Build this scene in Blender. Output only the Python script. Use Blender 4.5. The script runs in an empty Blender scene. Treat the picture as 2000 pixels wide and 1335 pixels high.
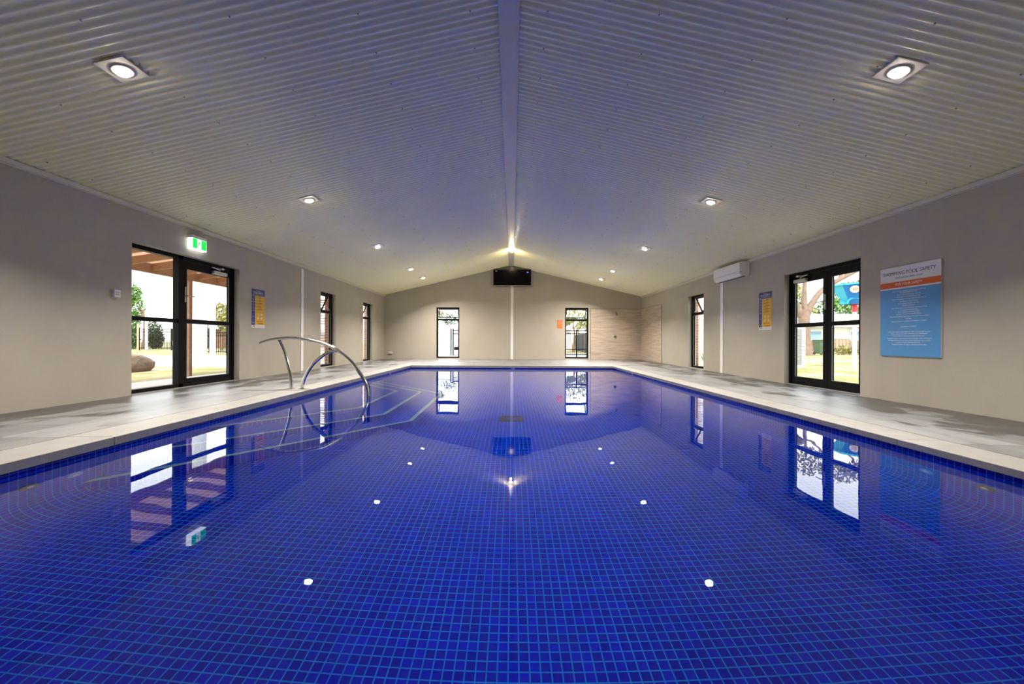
import bpy, bmesh, math, random
from mathutils import Vector, Matrix
random.seed(7)
S = bpy.context.scene
COL = S.collection
R = math.radians

# ------------------------------------------------------------------ camera, light, exposure
ZC = 0.74
cam_d = bpy.data.cameras.new('camera'); cam = bpy.data.objects.new('camera', cam_d); COL.objects.link(cam)
cam_d.sensor_width = 36.0; cam_d.sensor_fit = 'HORIZONTAL'
cam_d.lens = 36.0 * 778 / 2000
cam_d.shift_y = -0.00100
cam_d.clip_start = 0.02; cam_d.clip_end = 500
cam.matrix_world = Matrix.Translation((0, 0, ZC)) @ Matrix.Rotation(R(90), 4, 'X') @ Matrix.Rotation(0.0040, 4, 'Z')
S.camera = cam
S.view_settings.view_transform = 'Standard'
S.view_settings.look = 'None'
S.view_settings.gamma = 1.0
S.view_settings.use_curve_mapping = False
S.view_settings.exposure = 0.95
W = bpy.data.worlds.new('world'); S.world = W; W.use_nodes = True
wn = W.node_tree.nodes; wl = W.node_tree.links
bg = wn['Background']
bg.inputs['Strength'].default_value = 2.2
tc = wn.new('ShaderNodeTexCoord'); sx = wn.new('ShaderNodeSeparateXYZ'); wl.new(tc.outputs['Generated'], sx.inputs[0])
wr = wn.new('ShaderNodeValToRGB'); wl.new(sx.outputs['Z'], wr.inputs[0]); wl.new(wr.outputs[0], bg.inputs['Color'])
wr.color_ramp.elements[0].position = 0.0; wr.color_ramp.elements[0].color = (1.0, 0.99, 0.97, 1)
wr.color_ramp.elements[1].position = 0.9; wr.color_ramp.elements[1].color = (0.72, 0.84, 1.0, 1)
sun_d = bpy.data.lights.new('sun', 'SUN'); sun_d.energy = 2.2; sun_d.angle = R(1.5); sun_d.color = (1.0, 0.95, 0.86)
sun = bpy.data.objects.new('sun', sun_d); COL.objects.link(sun)
sun.rotation_euler = (R(38), 0, R(2))      # sun behind the camera's back, high, along the building
LAMP = 61.0            # watts of each ceiling light's own lamp
cy = S.cycles
cy.use_denoising = True
try: cy.denoiser = 'OPENIMAGEDENOISE'
except Exception: pass
cy.max_bounces = 10; cy.diffuse_bounces = 5; cy.glossy_bounces = 5; cy.transmission_bounces = 8; cy.transparent_max_bounces = 12
cy.sample_clamp_indirect = 20.0
cy.caustics_refractive = True; cy.caustics_reflective = False
cy.blur_glossy = 0.3

# room numbers (metres)
XL, XR, YF, YB = -5.20, 5.26, 16.20, -1.40      # side walls, far wall, wall behind the camera
PX, PY0, PY1 = 3.02, 0.35, 11.94                # pool
ZW = -0.092
RX = -0.04                                       # ridge
def ceil_z(x): return 3.80 - 0.2335 * abs(x - RX)

# ------------------------------------------------------------------ materials
def new_mat(name):
    m = bpy.data.materials.new(name); m.use_nodes = True
    nt = m.node_tree
    b = nt.nodes['Principled BSDF']
    return m, nt, b
def mat(name, col, rough=0.6, metal=0.0, var=0.0, scale=8.0, bump=0.0, bscale=40.0, spec=None, emit=None, estr=0.0, coat=0.0):
    m, nt, b = new_mat(name)
    b.inputs['Base Color'].default_value = (*col, 1)
    b.inputs['Roughness'].default_value = rough
    b.inputs['Metallic'].default_value = metal
    if spec is not None: b.inputs['Specular IOR Level'].default_value = spec
    if coat: b.inputs['Coat Weight'].default_value = coat
    if var > 0:
        t = nt.nodes.new('ShaderNodeTexCoord'); n = nt.nodes.new('ShaderNodeTexNoise')
        n.inputs['Scale'].default_value = scale; n.inputs['Detail'].default_value = 5
        nt.links.new(t.outputs['Object'], n.inputs['Vector'])
        mx = nt.nodes.new('ShaderNodeMix'); mx.data_type = 'RGBA'
        mx.inputs[6].default_value = (*[c * (1 - var) for c in col], 1)
        mx.inputs[7].default_value = (*[min(1, c * (1 + var)) for c in col], 1)
        nt.links.new(n.outputs['Fac'], mx.inputs[0]); nt.links.new(mx.outputs[2], b.inputs['Base Color'])
    if bump > 0:
        t = nt.nodes.new('ShaderNodeTexCoord'); n = nt.nodes.new('ShaderNodeTexNoise')
        n.inputs['Scale'].default_value = bscale; n.inputs['Detail'].default_value = 4
        nt.links.new(t.outputs['Object'], n.inputs['Vector'])
        bp = nt.nodes.new('ShaderNodeBump'); bp.inputs['Strength'].default_value = bump; bp.inputs['Distance'].default_value = 0.01
        nt.links.new(n.outputs['Fac'], bp.inputs['Height']); nt.links.new(bp.outputs[0], b.inputs['Normal'])
    if emit is not None:
        b.inputs['Emission Color'].default_value = (*emit, 1); b.inputs['Emission Strength'].default_value = estr
    return m

M = {}
M['ceiling'] = mat('white_corrugated_steel', (0.91, 0.865, 0.565), 0.30, 0.0, 0.03, 3, spec=0.5)
M['ceil_flat'] = mat('white_folded_steel', (0.64, 0.61, 0.50), 0.4)
M['screw'] = mat('screw_head', (0.25, 0.25, 0.24), 0.5, 0.3)
M['black'] = mat('black_aluminium', (0.006, 0.006, 0.0065), 0.5, 0.0, spec=0.10)
M['gasket'] = mat('grey_gasket', (0.10, 0.10, 0.10), 0.5)
M['steel'] = mat('polished_stainless', (0.62, 0.60, 0.57), 0.16, 1.0, 0.05, 30)
M['chrome'] = mat('chrome', (0.42, 0.41, 0.40), 0.12, 1.0)
M['silver'] = mat('silver_paint', (0.50, 0.50, 0.50), 0.4, 0.6)
M['white_plastic'] = mat('white_plastic', (0.80, 0.79, 0.77), 0.35, spec=0.5)
M['grey_plastic'] = mat('grey_plastic', (0.42, 0.42, 0.42), 0.45)
M['dark_plastic'] = mat('dark_plastic', (0.02, 0.02, 0.022), 0.4)
M['strip'] = mat('white_cover_strip', (0.86, 0.85, 0.82), 0.5)
M['paint_white'] = mat('white_exterior_paint', (0.62, 0.62, 0.62), 0.6, var=0.04, scale=3)
M['timber'] = mat('stained_timber', (0.33, 0.18, 0.11), 0.7, var=0.25, scale=14)
M['foliage_g'] = mat('green_leaves', (0.10, 0.22, 0.035), 0.6, var=0.5, scale=3)
M['foliage_y'] = mat('olive_leaves', (0.26, 0.24, 0.06), 0.6, var=0.5, scale=2)
M['foliage_d'] = mat('dark_leaves', (0.05, 0.085, 0.04), 0.6, var=0.5, scale=2)
M['bark'] = mat('pale_gum_bark', (0.22, 0.15, 0.11), 0.8, var=0.55, scale=4, bump=0.6, bscale=12)
M['bark_d'] = mat('brown_bark', (0.22, 0.14, 0.09), 0.9, var=0.4, scale=6)
M['rock'] = mat('sandstone', (0.17, 0.115, 0.08), 0.9, var=0.45, scale=5, bump=1.0, bscale=9)
M['roof_sheet'] = mat('grey_roof', (0.75, 0.76, 0.78), 0.6)
M['fence_dark'] = mat('slate_grey_sheet_fence', (0.055, 0.06, 0.075), 0.6)
M['blue_shed'] = mat('blue_grey_sheet', (0.22, 0.34, 0.48), 0.6)
M['picket'] = mat('beige_timber_fence', (0.62, 0.47, 0.33), 0.8, var=0.2, scale=4)
M['green_bin'] = mat('green_plastic', (0.06, 0.11, 0.05), 0.6)
M['blue_plastic'] = mat('blue_moulded_plastic', (0.01, 0.20, 0.66), 0.4)
M['cyan_plastic'] = mat('cyan_moulded_plastic', (0.03, 0.42, 0.62), 0.4)
M['red_paint'] = mat('red_paint', (0.65, 0.03, 0.06), 0.4)
M['sign_white'] = mat('satin_white_print', (0.74, 0.73, 0.73), 0.22, spec=0.5)
M['sign_orange'] = mat('orange_print', (0.68, 0.10, 0.008), 0.35)
M['sign_blue'] = mat('sky_blue_print', (0.085, 0.30, 0.62), 0.3)
M['navy'] = mat('navy_print', (0.035, 0.04, 0.20), 0.5)
M['navy_text'] = mat('navy_text_print', (0.01, 0.02, 0.20), 0.5)
M['yellow'] = mat('yellow_print', (0.80, 0.42, 0.012), 0.5)
M['orange2'] = mat('bright_orange_print', (0.72, 0.16, 0.03), 0.5)
M['peach'] = mat('peach_print', (0.85, 0.42, 0.20), 0.5)
M['ink'] = mat('dark_ink', (0.05, 0.035, 0.03), 0.6)
M['white_ink'] = mat('white_ink', (0.82, 0.84, 0.86), 0.5)
M['lens'] = mat('lit_lens', (1, 0.9, 0.8), 0.5, emit=(1.0, 0.86, 0.72), estr=26.0)
M['lens_y'] = mat('lit_warm_lens', (1, 0.9, 0.6), 0.5, emit=(1.0, 0.83, 0.42), estr=35)
M['exit_green'] = mat('lit_green', (0.0, 0.5, 0.1), 0.5, emit=(0.0, 0.55, 0.05), estr=0.8)
M['exit_white'] = mat('lit_white', (0.8, 0.85, 0.8), 0.5, emit=(0.95, 1.0, 0.95), estr=0.85)
M['exit_side'] = mat('lit_diffuser', (0.8, 0.85, 0.8), 0.5, emit=(0.95, 1.0, 0.98), estr=1.6)
M['standby'] = mat('lit_blue_mark', (0.1, 0.1, 0.4), 0.5, emit=(0.12, 0.14, 0.75), estr=0.6)
M['screen'] = mat('dark_screen', (0.003, 0.003, 0.004), 0.12, spec=0.4)
M['inlet'] = mat('pale_inlet', (0.16, 0.42, 1.0), 0.4)
M['inlet_d'] = mat('olive_inlet', (0.10, 0.11, 0.10), 0.5)
M['nosing'] = mat('pale_green_nosing_tile', (0.27, 0.55, 0.70), 0.4, var=0.05, scale=20)
M['house_brick'] = None

def wall_mat():
    m, nt, b = new_mat('beige_rendered_wall'); N = nt.nodes.new; L = nt.links.new
    t = N('ShaderNodeTexCoord')
    n1 = N('ShaderNodeTexNoise'); n1.inputs['Scale'].default_value = 0.9; n1.inputs['Detail'].default_value = 6; n1.inputs['Roughness'].default_value = 0.6
    mp = N('ShaderNodeMapping'); mp.inputs['Scale'].default_value = (1, 1, 0.6); L(t.outputs['Object'], mp.inputs[0]); L(mp.outputs[0], n1.inputs['Vector'])
    cr = N('ShaderNodeValToRGB'); L(n1.outputs['Fac'], cr.inputs[0])
    cr.color_ramp.elements[0].position = 0.3; cr.color_ramp.elements[0].color = (0.42, 0.38, 0.315, 1)
    cr.color_ramp.elements[1].position = 0.7; cr.color_ramp.elements[1].color = (0.475, 0.435, 0.365, 1)
    L(cr.outputs[0], b.inputs['Base Color']); b.inputs['Roughness'].default_value = 0.7
    n2 = N('ShaderNodeTexNoise'); n2.inputs['Scale'].default_value = 55; n2.inputs['Detail'].default_value = 3; L(t.outputs['Object'], n2.inputs['Vector'])
    n3 = N('ShaderNodeTexNoise'); n3.inputs['Scale'].default_value = 5; n3.inputs['Detail'].default_value = 3; L(t.outputs['Object'], n3.inputs['Vector'])
    ad = N('ShaderNodeMath'); ad.operation = 'MULTIPLY_ADD'; ad.inputs[1].default_value = 0.25; L(n2.outputs['Fac'], ad.inputs[0]); L(n3.outputs['Fac'], ad.inputs[2])
    bp = N('ShaderNodeBump'); bp.inputs['Strength'].default_value = 0.12; bp.inputs['Distance'].default_value = 0.02
    L(ad.outputs[0], bp.inputs['Height']); L(bp.outputs[0], b.inputs['Normal'])
    return m
M['wall'] = wall_mat()

def tile_mat(name, pitch, tile_a, tile_b, grout, gw, rough=0.25):
    """square mosaic; UVs are in metres"""
    m, nt, b = new_mat(name); N = nt.nodes.new; L = nt.links.new
    uv = N('ShaderNodeUVMap'); mp = N('ShaderNodeVectorMath'); mp.operation = 'SCALE'; mp.inputs['Scale'].default_value = 1 / pitch
    L(uv.outputs[0], mp.inputs[0])
    fl = N('ShaderNodeVectorMath'); fl.operation = 'FLOOR'; L(mp.outputs[0], fl.inputs[0])
    fr = N('ShaderNodeVectorMath'); fr.operation = 'FRACTION'; L(mp.outputs[0], fr.inputs[0])
    sp = N('ShaderNodeSeparateXYZ'); L(fr.outputs[0], sp.inputs[0])
    def edge(o):
        a = N('ShaderNodeMath'); a.operation = 'SUBTRACT'; L(o, a.inputs[0]); a.inputs[1].default_value = 0.5
        c = N('ShaderNodeMath'); c.operation = 'ABSOLUTE'; L(a.outputs[0], c.inputs[0])
        return c.outputs[0]
    mx = N('ShaderNodeMath'); mx.operation = 'MAXIMUM'; L(edge(sp.outputs[0]), mx.inputs[0]); L(edge(sp.outputs[1]), mx.inputs[1])
    mr = N('ShaderNodeMapRange'); mr.inputs['From Min'].default_value = 0.5 - gw / 2 - 0.012; mr.inputs['From Max'].default_value = 0.5 - gw / 2 + 0.012
    L(mx.outputs[0], mr.inputs['Value'])
    wnz = N('ShaderNodeTexWhiteNoise'); wnz.noise_dimensions = '2D'; L(fl.outputs[0], wnz.inputs['Vector'])
    pw = N('ShaderNodeMath'); pw.operation = 'POWER'; pw.inputs[1].default_value = 2.0; L(wnz.outputs['Value'], pw.inputs[0])
    c1 = N('ShaderNodeMix'); c1.data_type = 'RGBA'; c1.inputs[6].default_value = (*tile_a, 1); c1.inputs[7].default_value = (*tile_b, 1); L(pw.outputs[0], c1.inputs[0])
    c2 = N('ShaderNodeMix'); c2.data_type = 'RGBA'; L(mr.outputs[0], c2.inputs[0]); L(c1.outputs[2], c2.inputs[6]); c2.inputs[7].default_value = (*grout, 1)
    L(c2.outputs[2], b.inputs['Base Color']); b.inputs['Roughness'].default_value = rough
    b.inputs['Specular IOR Level'].default_value = 0.12
    bp = N('ShaderNodeBump'); bp.invert = True; bp.inputs['Strength'].default_value = 0.4; bp.inputs['Distance'].default_value = 0.003
    L(mr.outputs[0], bp.inputs['Height']); L(bp.outputs[0], b.inputs['Normal'])
    return m
TP = 0.0456
M['pool'] = tile_mat('cobalt_pool_mosaic', TP, (0.0002, 0.0008, 0.60), (0.0005, 0.006, 0.82), (0.004, 0.33, 0.90), 0.125, 0.4)

M['band'] = tile_mat('navy_waterline_mosaic', TP, (0.001, 0.002, 0.16), (0.002, 0.006, 0.26), (0.03, 0.07, 0.36), 0.10, 0.2)

def deck_mat():
    m, nt, b = new_mat('grey_concrete_pavers'); N = nt.nodes.new; L = nt.links.new
    t = N('ShaderNodeTexCoord'); sp = N('ShaderNodeSeparateXYZ'); L(t.outputs['Object'], sp.inputs[0])
    def math_(op, a, bb=None, c=None):
        n = N('ShaderNodeMath'); n.operation = op
        for i, v in enumerate((a, bb, c)):
            if v is None: continue
            if isinstance(v, (int, float)): n.inputs[i].default_value = v
            else: L(v, n.inputs[i])
        return n.outputs[0]
    ax = math_('ABSOLUTE', sp.outputs['X'])
    # far strip of deck is paved in rows across the pool's end
    far = math_('GREATER_THAN', sp.outputs['Y'], PY1)
    q = math_('ADD', math_('MULTIPLY', math_('SUBTRACT', ax, 3.39), math_('SUBTRACT', 1.0, far)), math_('MULTIPLY', math_('SUBTRACT', sp.outputs['Y'], 12.31), far))
    w_ = math_('ADD', math_('MULTIPLY', sp.outputs['Y'], math_('SUBTRACT', 1.0, far)), math_('MULTIPLY', sp.outputs['X'], far))
    ru = math_('DIVIDE', q, 0.505)
    row = math_('FLOOR', ru)
    off = math_('MULTIPLY', math_('MODULO', row, 2.0), 0.5)
    rv = math_('ADD', math_('DIVIDE', math_('ADD', w_, 0.77), 0.945), off)
    def edge(v, wd):
        f = math_('FRACT', v); d = math_('ABSOLUTE', math_('SUBTRACT', f, 0.5))
        return math_('GREATER_THAN', d, 0.5 - wd)
    joint = math_('MAXIMUM', edge(ru, 0.006), edge(rv, 0.0032))
    cb = N('ShaderNodeCombineXYZ'); L(row, cb.inputs[0]); L(math_('FLOOR', rv), cb.inputs[1]); L(far, cb.inputs[2])
    wz = N('ShaderNodeTexWhiteNoise'); L(cb.outputs[0], wz.inputs['Vector'])
    n1 = N('ShaderNodeTexNoise'); n1.inputs['Scale'].default_value = 2.2; n1.inputs['Detail'].default_value = 8; n1.inputs['Roughness'].default_value = 0.65
    mp = N('ShaderNodeMapping'); mp.inputs['Scale'].default_value = (2.2, 0.55, 1); L(t.outputs['Object'], mp.inputs[0]); L(mp.outputs[0], n1.inputs['Vector'])
    v = math_('ADD', math_('MULTIPLY', n1.outputs['Fac'], 0.75), math_('MULTIPLY', wz.outputs['Value'], 0.28))
    cr = N('ShaderNodeValToRGB'); L(v, cr.inputs[0])
    cr.color_ramp.elements[0].position = 0.28; cr.color_ramp.elements[0].color = (0.145, 0.146, 0.150, 1)
    cr.color_ramp.elements[1].position = 0.78; cr.color_ramp.elements[1].color = (0.295, 0.295, 0.297, 1)
    # wet patches, mostly on the wall half of the side decks
    n2 = N('ShaderNodeTexNoise'); n2.inputs['Scale'].default_value = 1.5; n2.inputs['Detail'].default_value = 4; n2.inputs['Roughness'].default_value = 0.55
    mp2 = N('ShaderNodeMapping'); mp2.inputs['Scale'].default_value = (1.5, 0.9, 1); mp2.inputs['Location'].default_value = (3.1, 1.7, 0); L(t.outputs['Object'], mp2.inputs[0]); L(mp2.outputs[0], n2.inputs['Vector'])
    bias = N('ShaderNodeMapRange'); L(ax, bias.inputs['Value']); bias.inputs['From Min'].default_value = 3.4; bias.inputs['From Max'].default_value = 5.2
    bias.inputs['To Min'].default_value = -0.05; bias.inputs['To Max'].default_value = 0.17
    wet = N('ShaderNodeMapRange')
    yb = N('ShaderNodeMapRange'); L(sp.outputs['Y'], yb.inputs['Value']); yb.inputs['From Min'].default_value = 3.8; yb.inputs['From Max'].default_value = 7.0; yb.inputs['To Min'].default_value = 0.6; yb.inputs['To Max'].default_value = 0.0
    xb = N('ShaderNodeMapRange'); L(ax, xb.inputs['Value']); xb.inputs['From Min'].default_value = 4.1; xb.inputs['From Max'].default_value = 4.9; xb.inputs['To Min'].default_value = 0.0; xb.inputs['To Max'].default_value = 0.22
    L(math_('ADD', math_('ADD', n2.outputs['Fac'], bias.outputs[0]), math_('MULTIPLY', yb.outputs[0], xb.outputs[0])), wet.inputs['Value']); wet.inputs['From Min'].default_value = 0.57; wet.inputs['From Max'].default_value = 0.64
    mw = N('ShaderNodeMix'); mw.data_type = 'RGBA'; mw.blend_type = 'MULTIPLY'; L(math_('MULTIPLY', wet.outputs[0], 0.8), mw.inputs[0]); L(cr.outputs[0], mw.inputs[6]); mw.inputs[7].default_value = (0.16, 0.14, 0.125, 1)
    mj = N('ShaderNodeMix'); mj.data_type = 'RGBA'; L(joint, mj.inputs[0]); L(mw.outputs[2], mj.inputs[6]); mj.inputs[7].default_value = (0.07, 0.065, 0.06, 1)
    L(mj.outputs[2], b.inputs['Base Color'])
    rr = N('ShaderNodeMapRange'); L(wet.outputs[0], rr.inputs['Value']); rr.inputs['To Min'].default_value = 0.42; rr.inputs['To Max'].default_value = 0.34
    L(rr.outputs[0], b.inputs['Roughness'])
    bp = N('ShaderNodeBump'); bp.inputs['Strength'].default_value = 0.25; bp.inputs['Distance'].default_value = 0.004
    L(math_('SUBTRACT', n1.outputs['Fac'], math_('MULTIPLY', joint, 1.5)), bp.inputs['Height']); L(bp.outputs[0], b.inputs['Normal'])
    return m
M['deck'] = deck_mat()
M['coping'] = mat('grey_coping_stone', (0.28, 0.27, 0.25), 0.5, var=0.22, scale=5, bump=0.2, bscale=60)

def water_mat():
    m = bpy.data.materials.new('pool_water_surface'); m.use_nodes = True; nt = m.node_tree
    nt.nodes.clear(); N = nt.nodes.new; L = nt.links.new
    out = N('ShaderNodeOutputMaterial'); g = N('ShaderNodeBsdfGlass'); g.inputs['IOR'].default_value = 1.333; g.inputs['Roughness'].default_value = 0.0
    g.inputs['Color'].default_value = (1, 1, 1, 1)
    t = N('ShaderNodeTexCoord'); n = N('ShaderNodeTexNoise'); n.inputs['Scale'].default_value = 1.7; n.inputs['Detail'].default_value = 2.0
    L(t.outputs['Object'], n.inputs['Vector'])
    bp = N('ShaderNodeBump'); bp.inputs['Strength'].default_value = 1.0; bp.inputs['Distance'].default_value = 0.0012
    L(n.outputs['Fac'], bp.inputs['Height']); L(bp.outputs[0], g.inputs['Normal']); L(g.outputs[0], out.inputs[0])
    return m
M['water'] = water_mat()

def glass_mat():
    m = bpy.data.materials.new('clear_pane'); m.use_nodes = True; nt = m.node_tree
    nt.nodes.clear(); N = nt.nodes.new; L = nt.links.new
    out = N('ShaderNodeOutputMaterial'); tr = N('ShaderNodeBsdfTransparent'); tr.inputs[0].default_value = (0.97, 0.98, 0.97, 1)
    gl = N('ShaderNodeBsdfGlossy'); gl.inputs['Roughness'].default_value = 0.02
    lw = N('ShaderNodeFresnel'); lw.inputs['IOR'].default_value = 1.5
    ge = N('ShaderNodeNewGeometry'); inv = N('ShaderNodeMath'); inv.operation = 'SUBTRACT'; inv.inputs[0].default_value = 1.0; L(ge.outputs['Backfacing'], inv.inputs[1])
    mu = N('ShaderNodeMath'); mu.operation = 'MULTIPLY'; L(lw.outputs[0], mu.inputs[0]); L(inv.outputs[0], mu.inputs[1])
    mx = N('ShaderNodeMixShader'); L(mu.outputs[0], mx.inputs[0]); L(tr.outputs[0], mx.inputs[1]); L(gl.outputs[0], mx.inputs[2]); L(mx.outputs[0], out.inputs[0])
    return m
M['glass'] = glass_mat()

def brick_mat(name, c1, c2, mortar, sx_=1.0, rough=0.85, bw=0.24, bh=0.086, off=0.5, mort=0.010, rot=None):
    m, nt, b = new_mat(name); N = nt.nodes.new; L = nt.links.new
    uv = N('ShaderNodeUVMap')
    br = N('ShaderNodeTexBrick'); br.offset = off; L(uv.outputs[0], br.inputs['Vector'])
    br.inputs['Scale'].default_value = 1.0; br.inputs['Brick Width'].default_value = bw; br.inputs['Row Height'].default_value = bh
    br.inputs['Mortar Size'].default_value = mort; br.inputs['Color1'].default_value = (*c1, 1); br.inputs['Color2'].default_value = (*c2, 1); br.inputs['Mortar'].default_value = (*mortar, 1)
    L(br.outputs['Color'], b.inputs['Base Color']); b.inputs['Roughness'].default_value = rough
    return m, nt, b, br
M['brick'] = brick_mat('red_brick', (0.22, 0.07, 0.04), (0.30, 0.11, 0.06), (0.34, 0.27, 0.22))[0]
M['brick_white'] = brick_mat('white_painted_brick', (0.82, 0.80, 0.78), (0.70, 0.66, 0.62), (0.42, 0.38, 0.34))[0]
def shower_mat():
    m, nt, b, br = brick_mat('travertine_look_tile', (0.50, 0.41, 0.33), (0.54, 0.45, 0.36), (0.43, 0.36, 0.29), rough=0.28, bw=0.6, bh=0.30, off=0.0, mort=0.003)
    N = nt.nodes.new; L = nt.links.new
    uv = N('ShaderNodeUVMap'); mp = N('ShaderNodeMapping'); mp.inputs['Scale'].default_value = (1.6, 15, 1); L(uv.outputs[0], mp.inputs[0])
    n = N('ShaderNodeTexNoise'); n.inputs['Scale'].default_value = 1.0; n.inputs['Detail'].default_value = 4; L(mp.outputs[0], n.inputs['Vector'])
    cr = N('ShaderNodeValToRGB'); L(n.outputs['Fac'], cr.inputs[0]); cr.color_ramp.elements[0].position = 0.36; cr.color_ramp.elements[0].color = (0.80, 0.79, 0.77, 1); cr.color_ramp.elements[1].position = 0.6; cr.color_ramp.elements[1].color = (1.05, 1.05, 1.05, 1)
    mx = N('ShaderNodeMix'); mx.data_type = 'RGBA'; mx.blend_type = 'MULTIPLY'; mx.inputs[0].default_value = 1.0; L(br.outputs['Color'], mx.inputs[6]); L(cr.outputs[0], mx.inputs[7]); L(mx.outputs[2], b.inputs['Base Color'])
    return m
M['shower'] = shower_mat()

def grass_mat():
    m, nt, b = new_mat('patchy_lawn'); N = nt.nodes.new; L = nt.links.new
    t = N('ShaderNodeTexCoord'); n = N('ShaderNodeTexNoise'); n.inputs['Scale'].default_value = 0.55; n.inputs['Detail'].default_value = 10; n.inputs['Roughness'].default_value = 0.72
    L(t.outputs['Object'], n.inputs['Vector']); cr = N('ShaderNodeValToRGB'); L(n.outputs['Fac'], cr.inputs[0])
    e = cr.color_ramp.elements; e[0].position = 0.40; e[0].color = (0.17, 0.17, 0.03, 1); e[1].position = 0.60; e[1].color = (0.42, 0.32, 0.20, 1)
    x = e.new(0.5); x.color = (0.27, 0.23, 0.07, 1)
    L(cr.outputs[0], b.inputs['Base Color']); b.inputs['Roughness'].default_value = 0.95
    return m
M['grass'] = grass_mat()
M['path'] = mat('pale_concrete', (0.62, 0.60, 0.57), 0.8, var=0.08, scale=2)
def trans_mat(name, col):
    m = bpy.data.materials.new(name); m.use_nodes = True; nt = m.node_tree; nt.nodes.clear(); N = nt.nodes.new; L = nt.links.new
    o = N('ShaderNodeOutputMaterial'); d = N('ShaderNodeBsdfDiffuse'); d.inputs[0].default_value = (*col, 1); tr = N('ShaderNodeBsdfTranslucent'); tr.inputs[0].default_value = (*col, 1)
    mx = N('ShaderNodeMixShader'); mx.inputs[0].default_value = 0.5; L(d.outputs[0], mx.inputs[1]); L(tr.outputs[0], mx.inputs[2]); L(mx.outputs[0], o.inputs[0]); return m
M['poly'] = trans_mat('pale_translucent_roof_sheet', (0.80, 0.62, 0.50))

# ------------------------------------------------------------------ mesh helpers
class MB:
    def __init__(s): s.v = []; s.f = []; s.mi = []; s.uv = []; s.smooth = []
    def add(s, vs, fs, mi=0, uvs=None, smooth=False):
        o = len(s.v); s.v += [tuple(v) for v in vs]
        for k, f in enumerate(fs):
            s.f.append(tuple(o + i for i in f)); s.mi.append(mi); s.smooth.append(smooth)
            s.uv.append(uvs[k] if uvs else None)
        return s
    def box(s, x0, x1, y0, y1, z0, z1, mi=0):
        if x0 > x1: x0, x1 = x1, x0
        if y0 > y1: y0, y1 = y1, y0
        if z0 > z1: z0, z1 = z1, z0
        vs = [(x0, y0, z0), (x1, y0, z0), (x1, y1, z0), (x0, y1, z0), (x0, y0, z1), (x1, y0, z1), (x1, y1, z1), (x0, y1, z1)]
        return s.add(vs, [(3, 2, 1, 0), (4, 5, 6, 7), (0, 1, 5, 4), (1, 2, 6, 5), (2, 3, 7, 6), (3, 0, 4, 7)], mi)
    def tube(s, pts, r, n=12, mi=0, caps=True, r2=None):
        pts = [Vector(p) for p in pts]; rings = []; up = None
        for i, p in enumerate(pts):
            d = (pts[min(i + 1, len(pts) - 1)] - pts[max(i - 1, 0)]).normalized()
            if up is None:
                a = Vector((0, 0, 1)) if abs(d.z) < 0.9 else Vector((1, 0, 0)); up = d.cross(a).normalized()
            up = (up - d * up.dot(d)).normalized(); w = d.cross(up)
            rr = r if not isinstance(r, (list, tuple)) else r[i]
            rings.append([p + (up * math.cos(2 * math.pi * k / n) + w * math.sin(2 * math.pi * k / n)) * rr for k in range(n)])
        vs = [v for rg in rings for v in rg]; fs = []
        for i in range(len(pts) - 1):
            for k in range(n):
                a = i * n + k; b = i * n + (k + 1) % n; fs.append((a, b, b + n, a + n))
        s.add(vs, fs, mi, smooth=True)
        if caps:
            s.add(rings[0], [tuple(reversed(range(n)))], mi); s.add(rings[-1], [tuple(range(n))], mi)
        return s
    def cyl(s, c, ax, r, h, n=24, mi=0, r1=None):
        c = Vector(c); ax = Vector(ax).normalized()
        return s.tube([c, c + ax * h], [r, r if r1 is None else r1], n, mi)
    def poly(s, pts, ext, mi=0):
        """extrude a planar polygon by a vector"""
        pts = [Vector(p) for p in pts]; e = Vector(ext); n = len(pts)
        vs = pts + [p + e for p in pts]
        fs = [tuple(reversed(range(n))), tuple(range(n, 2 * n))] + [(i, (i + 1) % n, n + (i + 1) % n, n + i) for i in range(n)]
        return s.add(vs, fs, mi)
    def build(s, name, mats, parent=None, bevel=0.0, autouv=False, loc=None):
        me = bpy.data.meshes.new(name); me.from_pydata(s.v, [], s.f)
        mats = mats if isinstance(mats, (list, tuple)) else [mats]
        for m_ in mats: me.materials.append(m_)
        for p, mi, sm in zip(me.polygons, s.mi, s.smooth): p.material_index = mi; p.use_smooth = sm
        if any(u is not None for u in s.uv) or autouv:
            ul = me.uv_layers.new(name='UVMap'); 
            for p, u in zip(me.polygons, s.uv):
                if u is not None:
                    for li, c in zip(p.loop_indices, u): ul.data[li].uv = c
                else:
                    nn = p.normal; ax = max(range(3), key=lambda i: abs(nn[i]))
                    for li in p.loop_indices:
                        co = me.vertices[me.loops[li].vertex_index].co
                        ul.data[li].uv = {0: (co.y, co.z), 1: (co.x, co.z), 2: (co.x, co.y)}[ax]
        me.validate(); me.update()
        bm = bmesh.new(); bm.from_mesh(me)
        if s.fixn: bmesh.ops.recalc_face_normals(bm, faces=bm.faces)
        bm.to_mesh(me); bm.free()
        o = bpy.data.objects.new(name, me); COL.objects.link(o)
        if loc is not None: o.location = loc
        if parent is not None: o.parent = parent
        if bevel > 0:
            bv = o.modifiers.new('bevel', 'BEVEL'); bv.width = bevel; bv.segments = 2; bv.limit_method = 'ANGLE'
        return o
    fixn = True
def tag(o, label=None, cat=None, group=None, kind=None):
    if label: o['label'] = label
    if cat: o['category'] = cat
    if group: o['group'] = group
    if kind: o['kind'] = kind
    return o
def empty(name, loc=(0, 0, 0), rz=0.0, **kw):
    o = bpy.data.objects.new(name, None); COL.objects.link(o); o.location = loc; o.rotation_euler = (0, 0, rz); o.empty_display_size = 0.1
    return tag(o, **kw)
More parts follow.
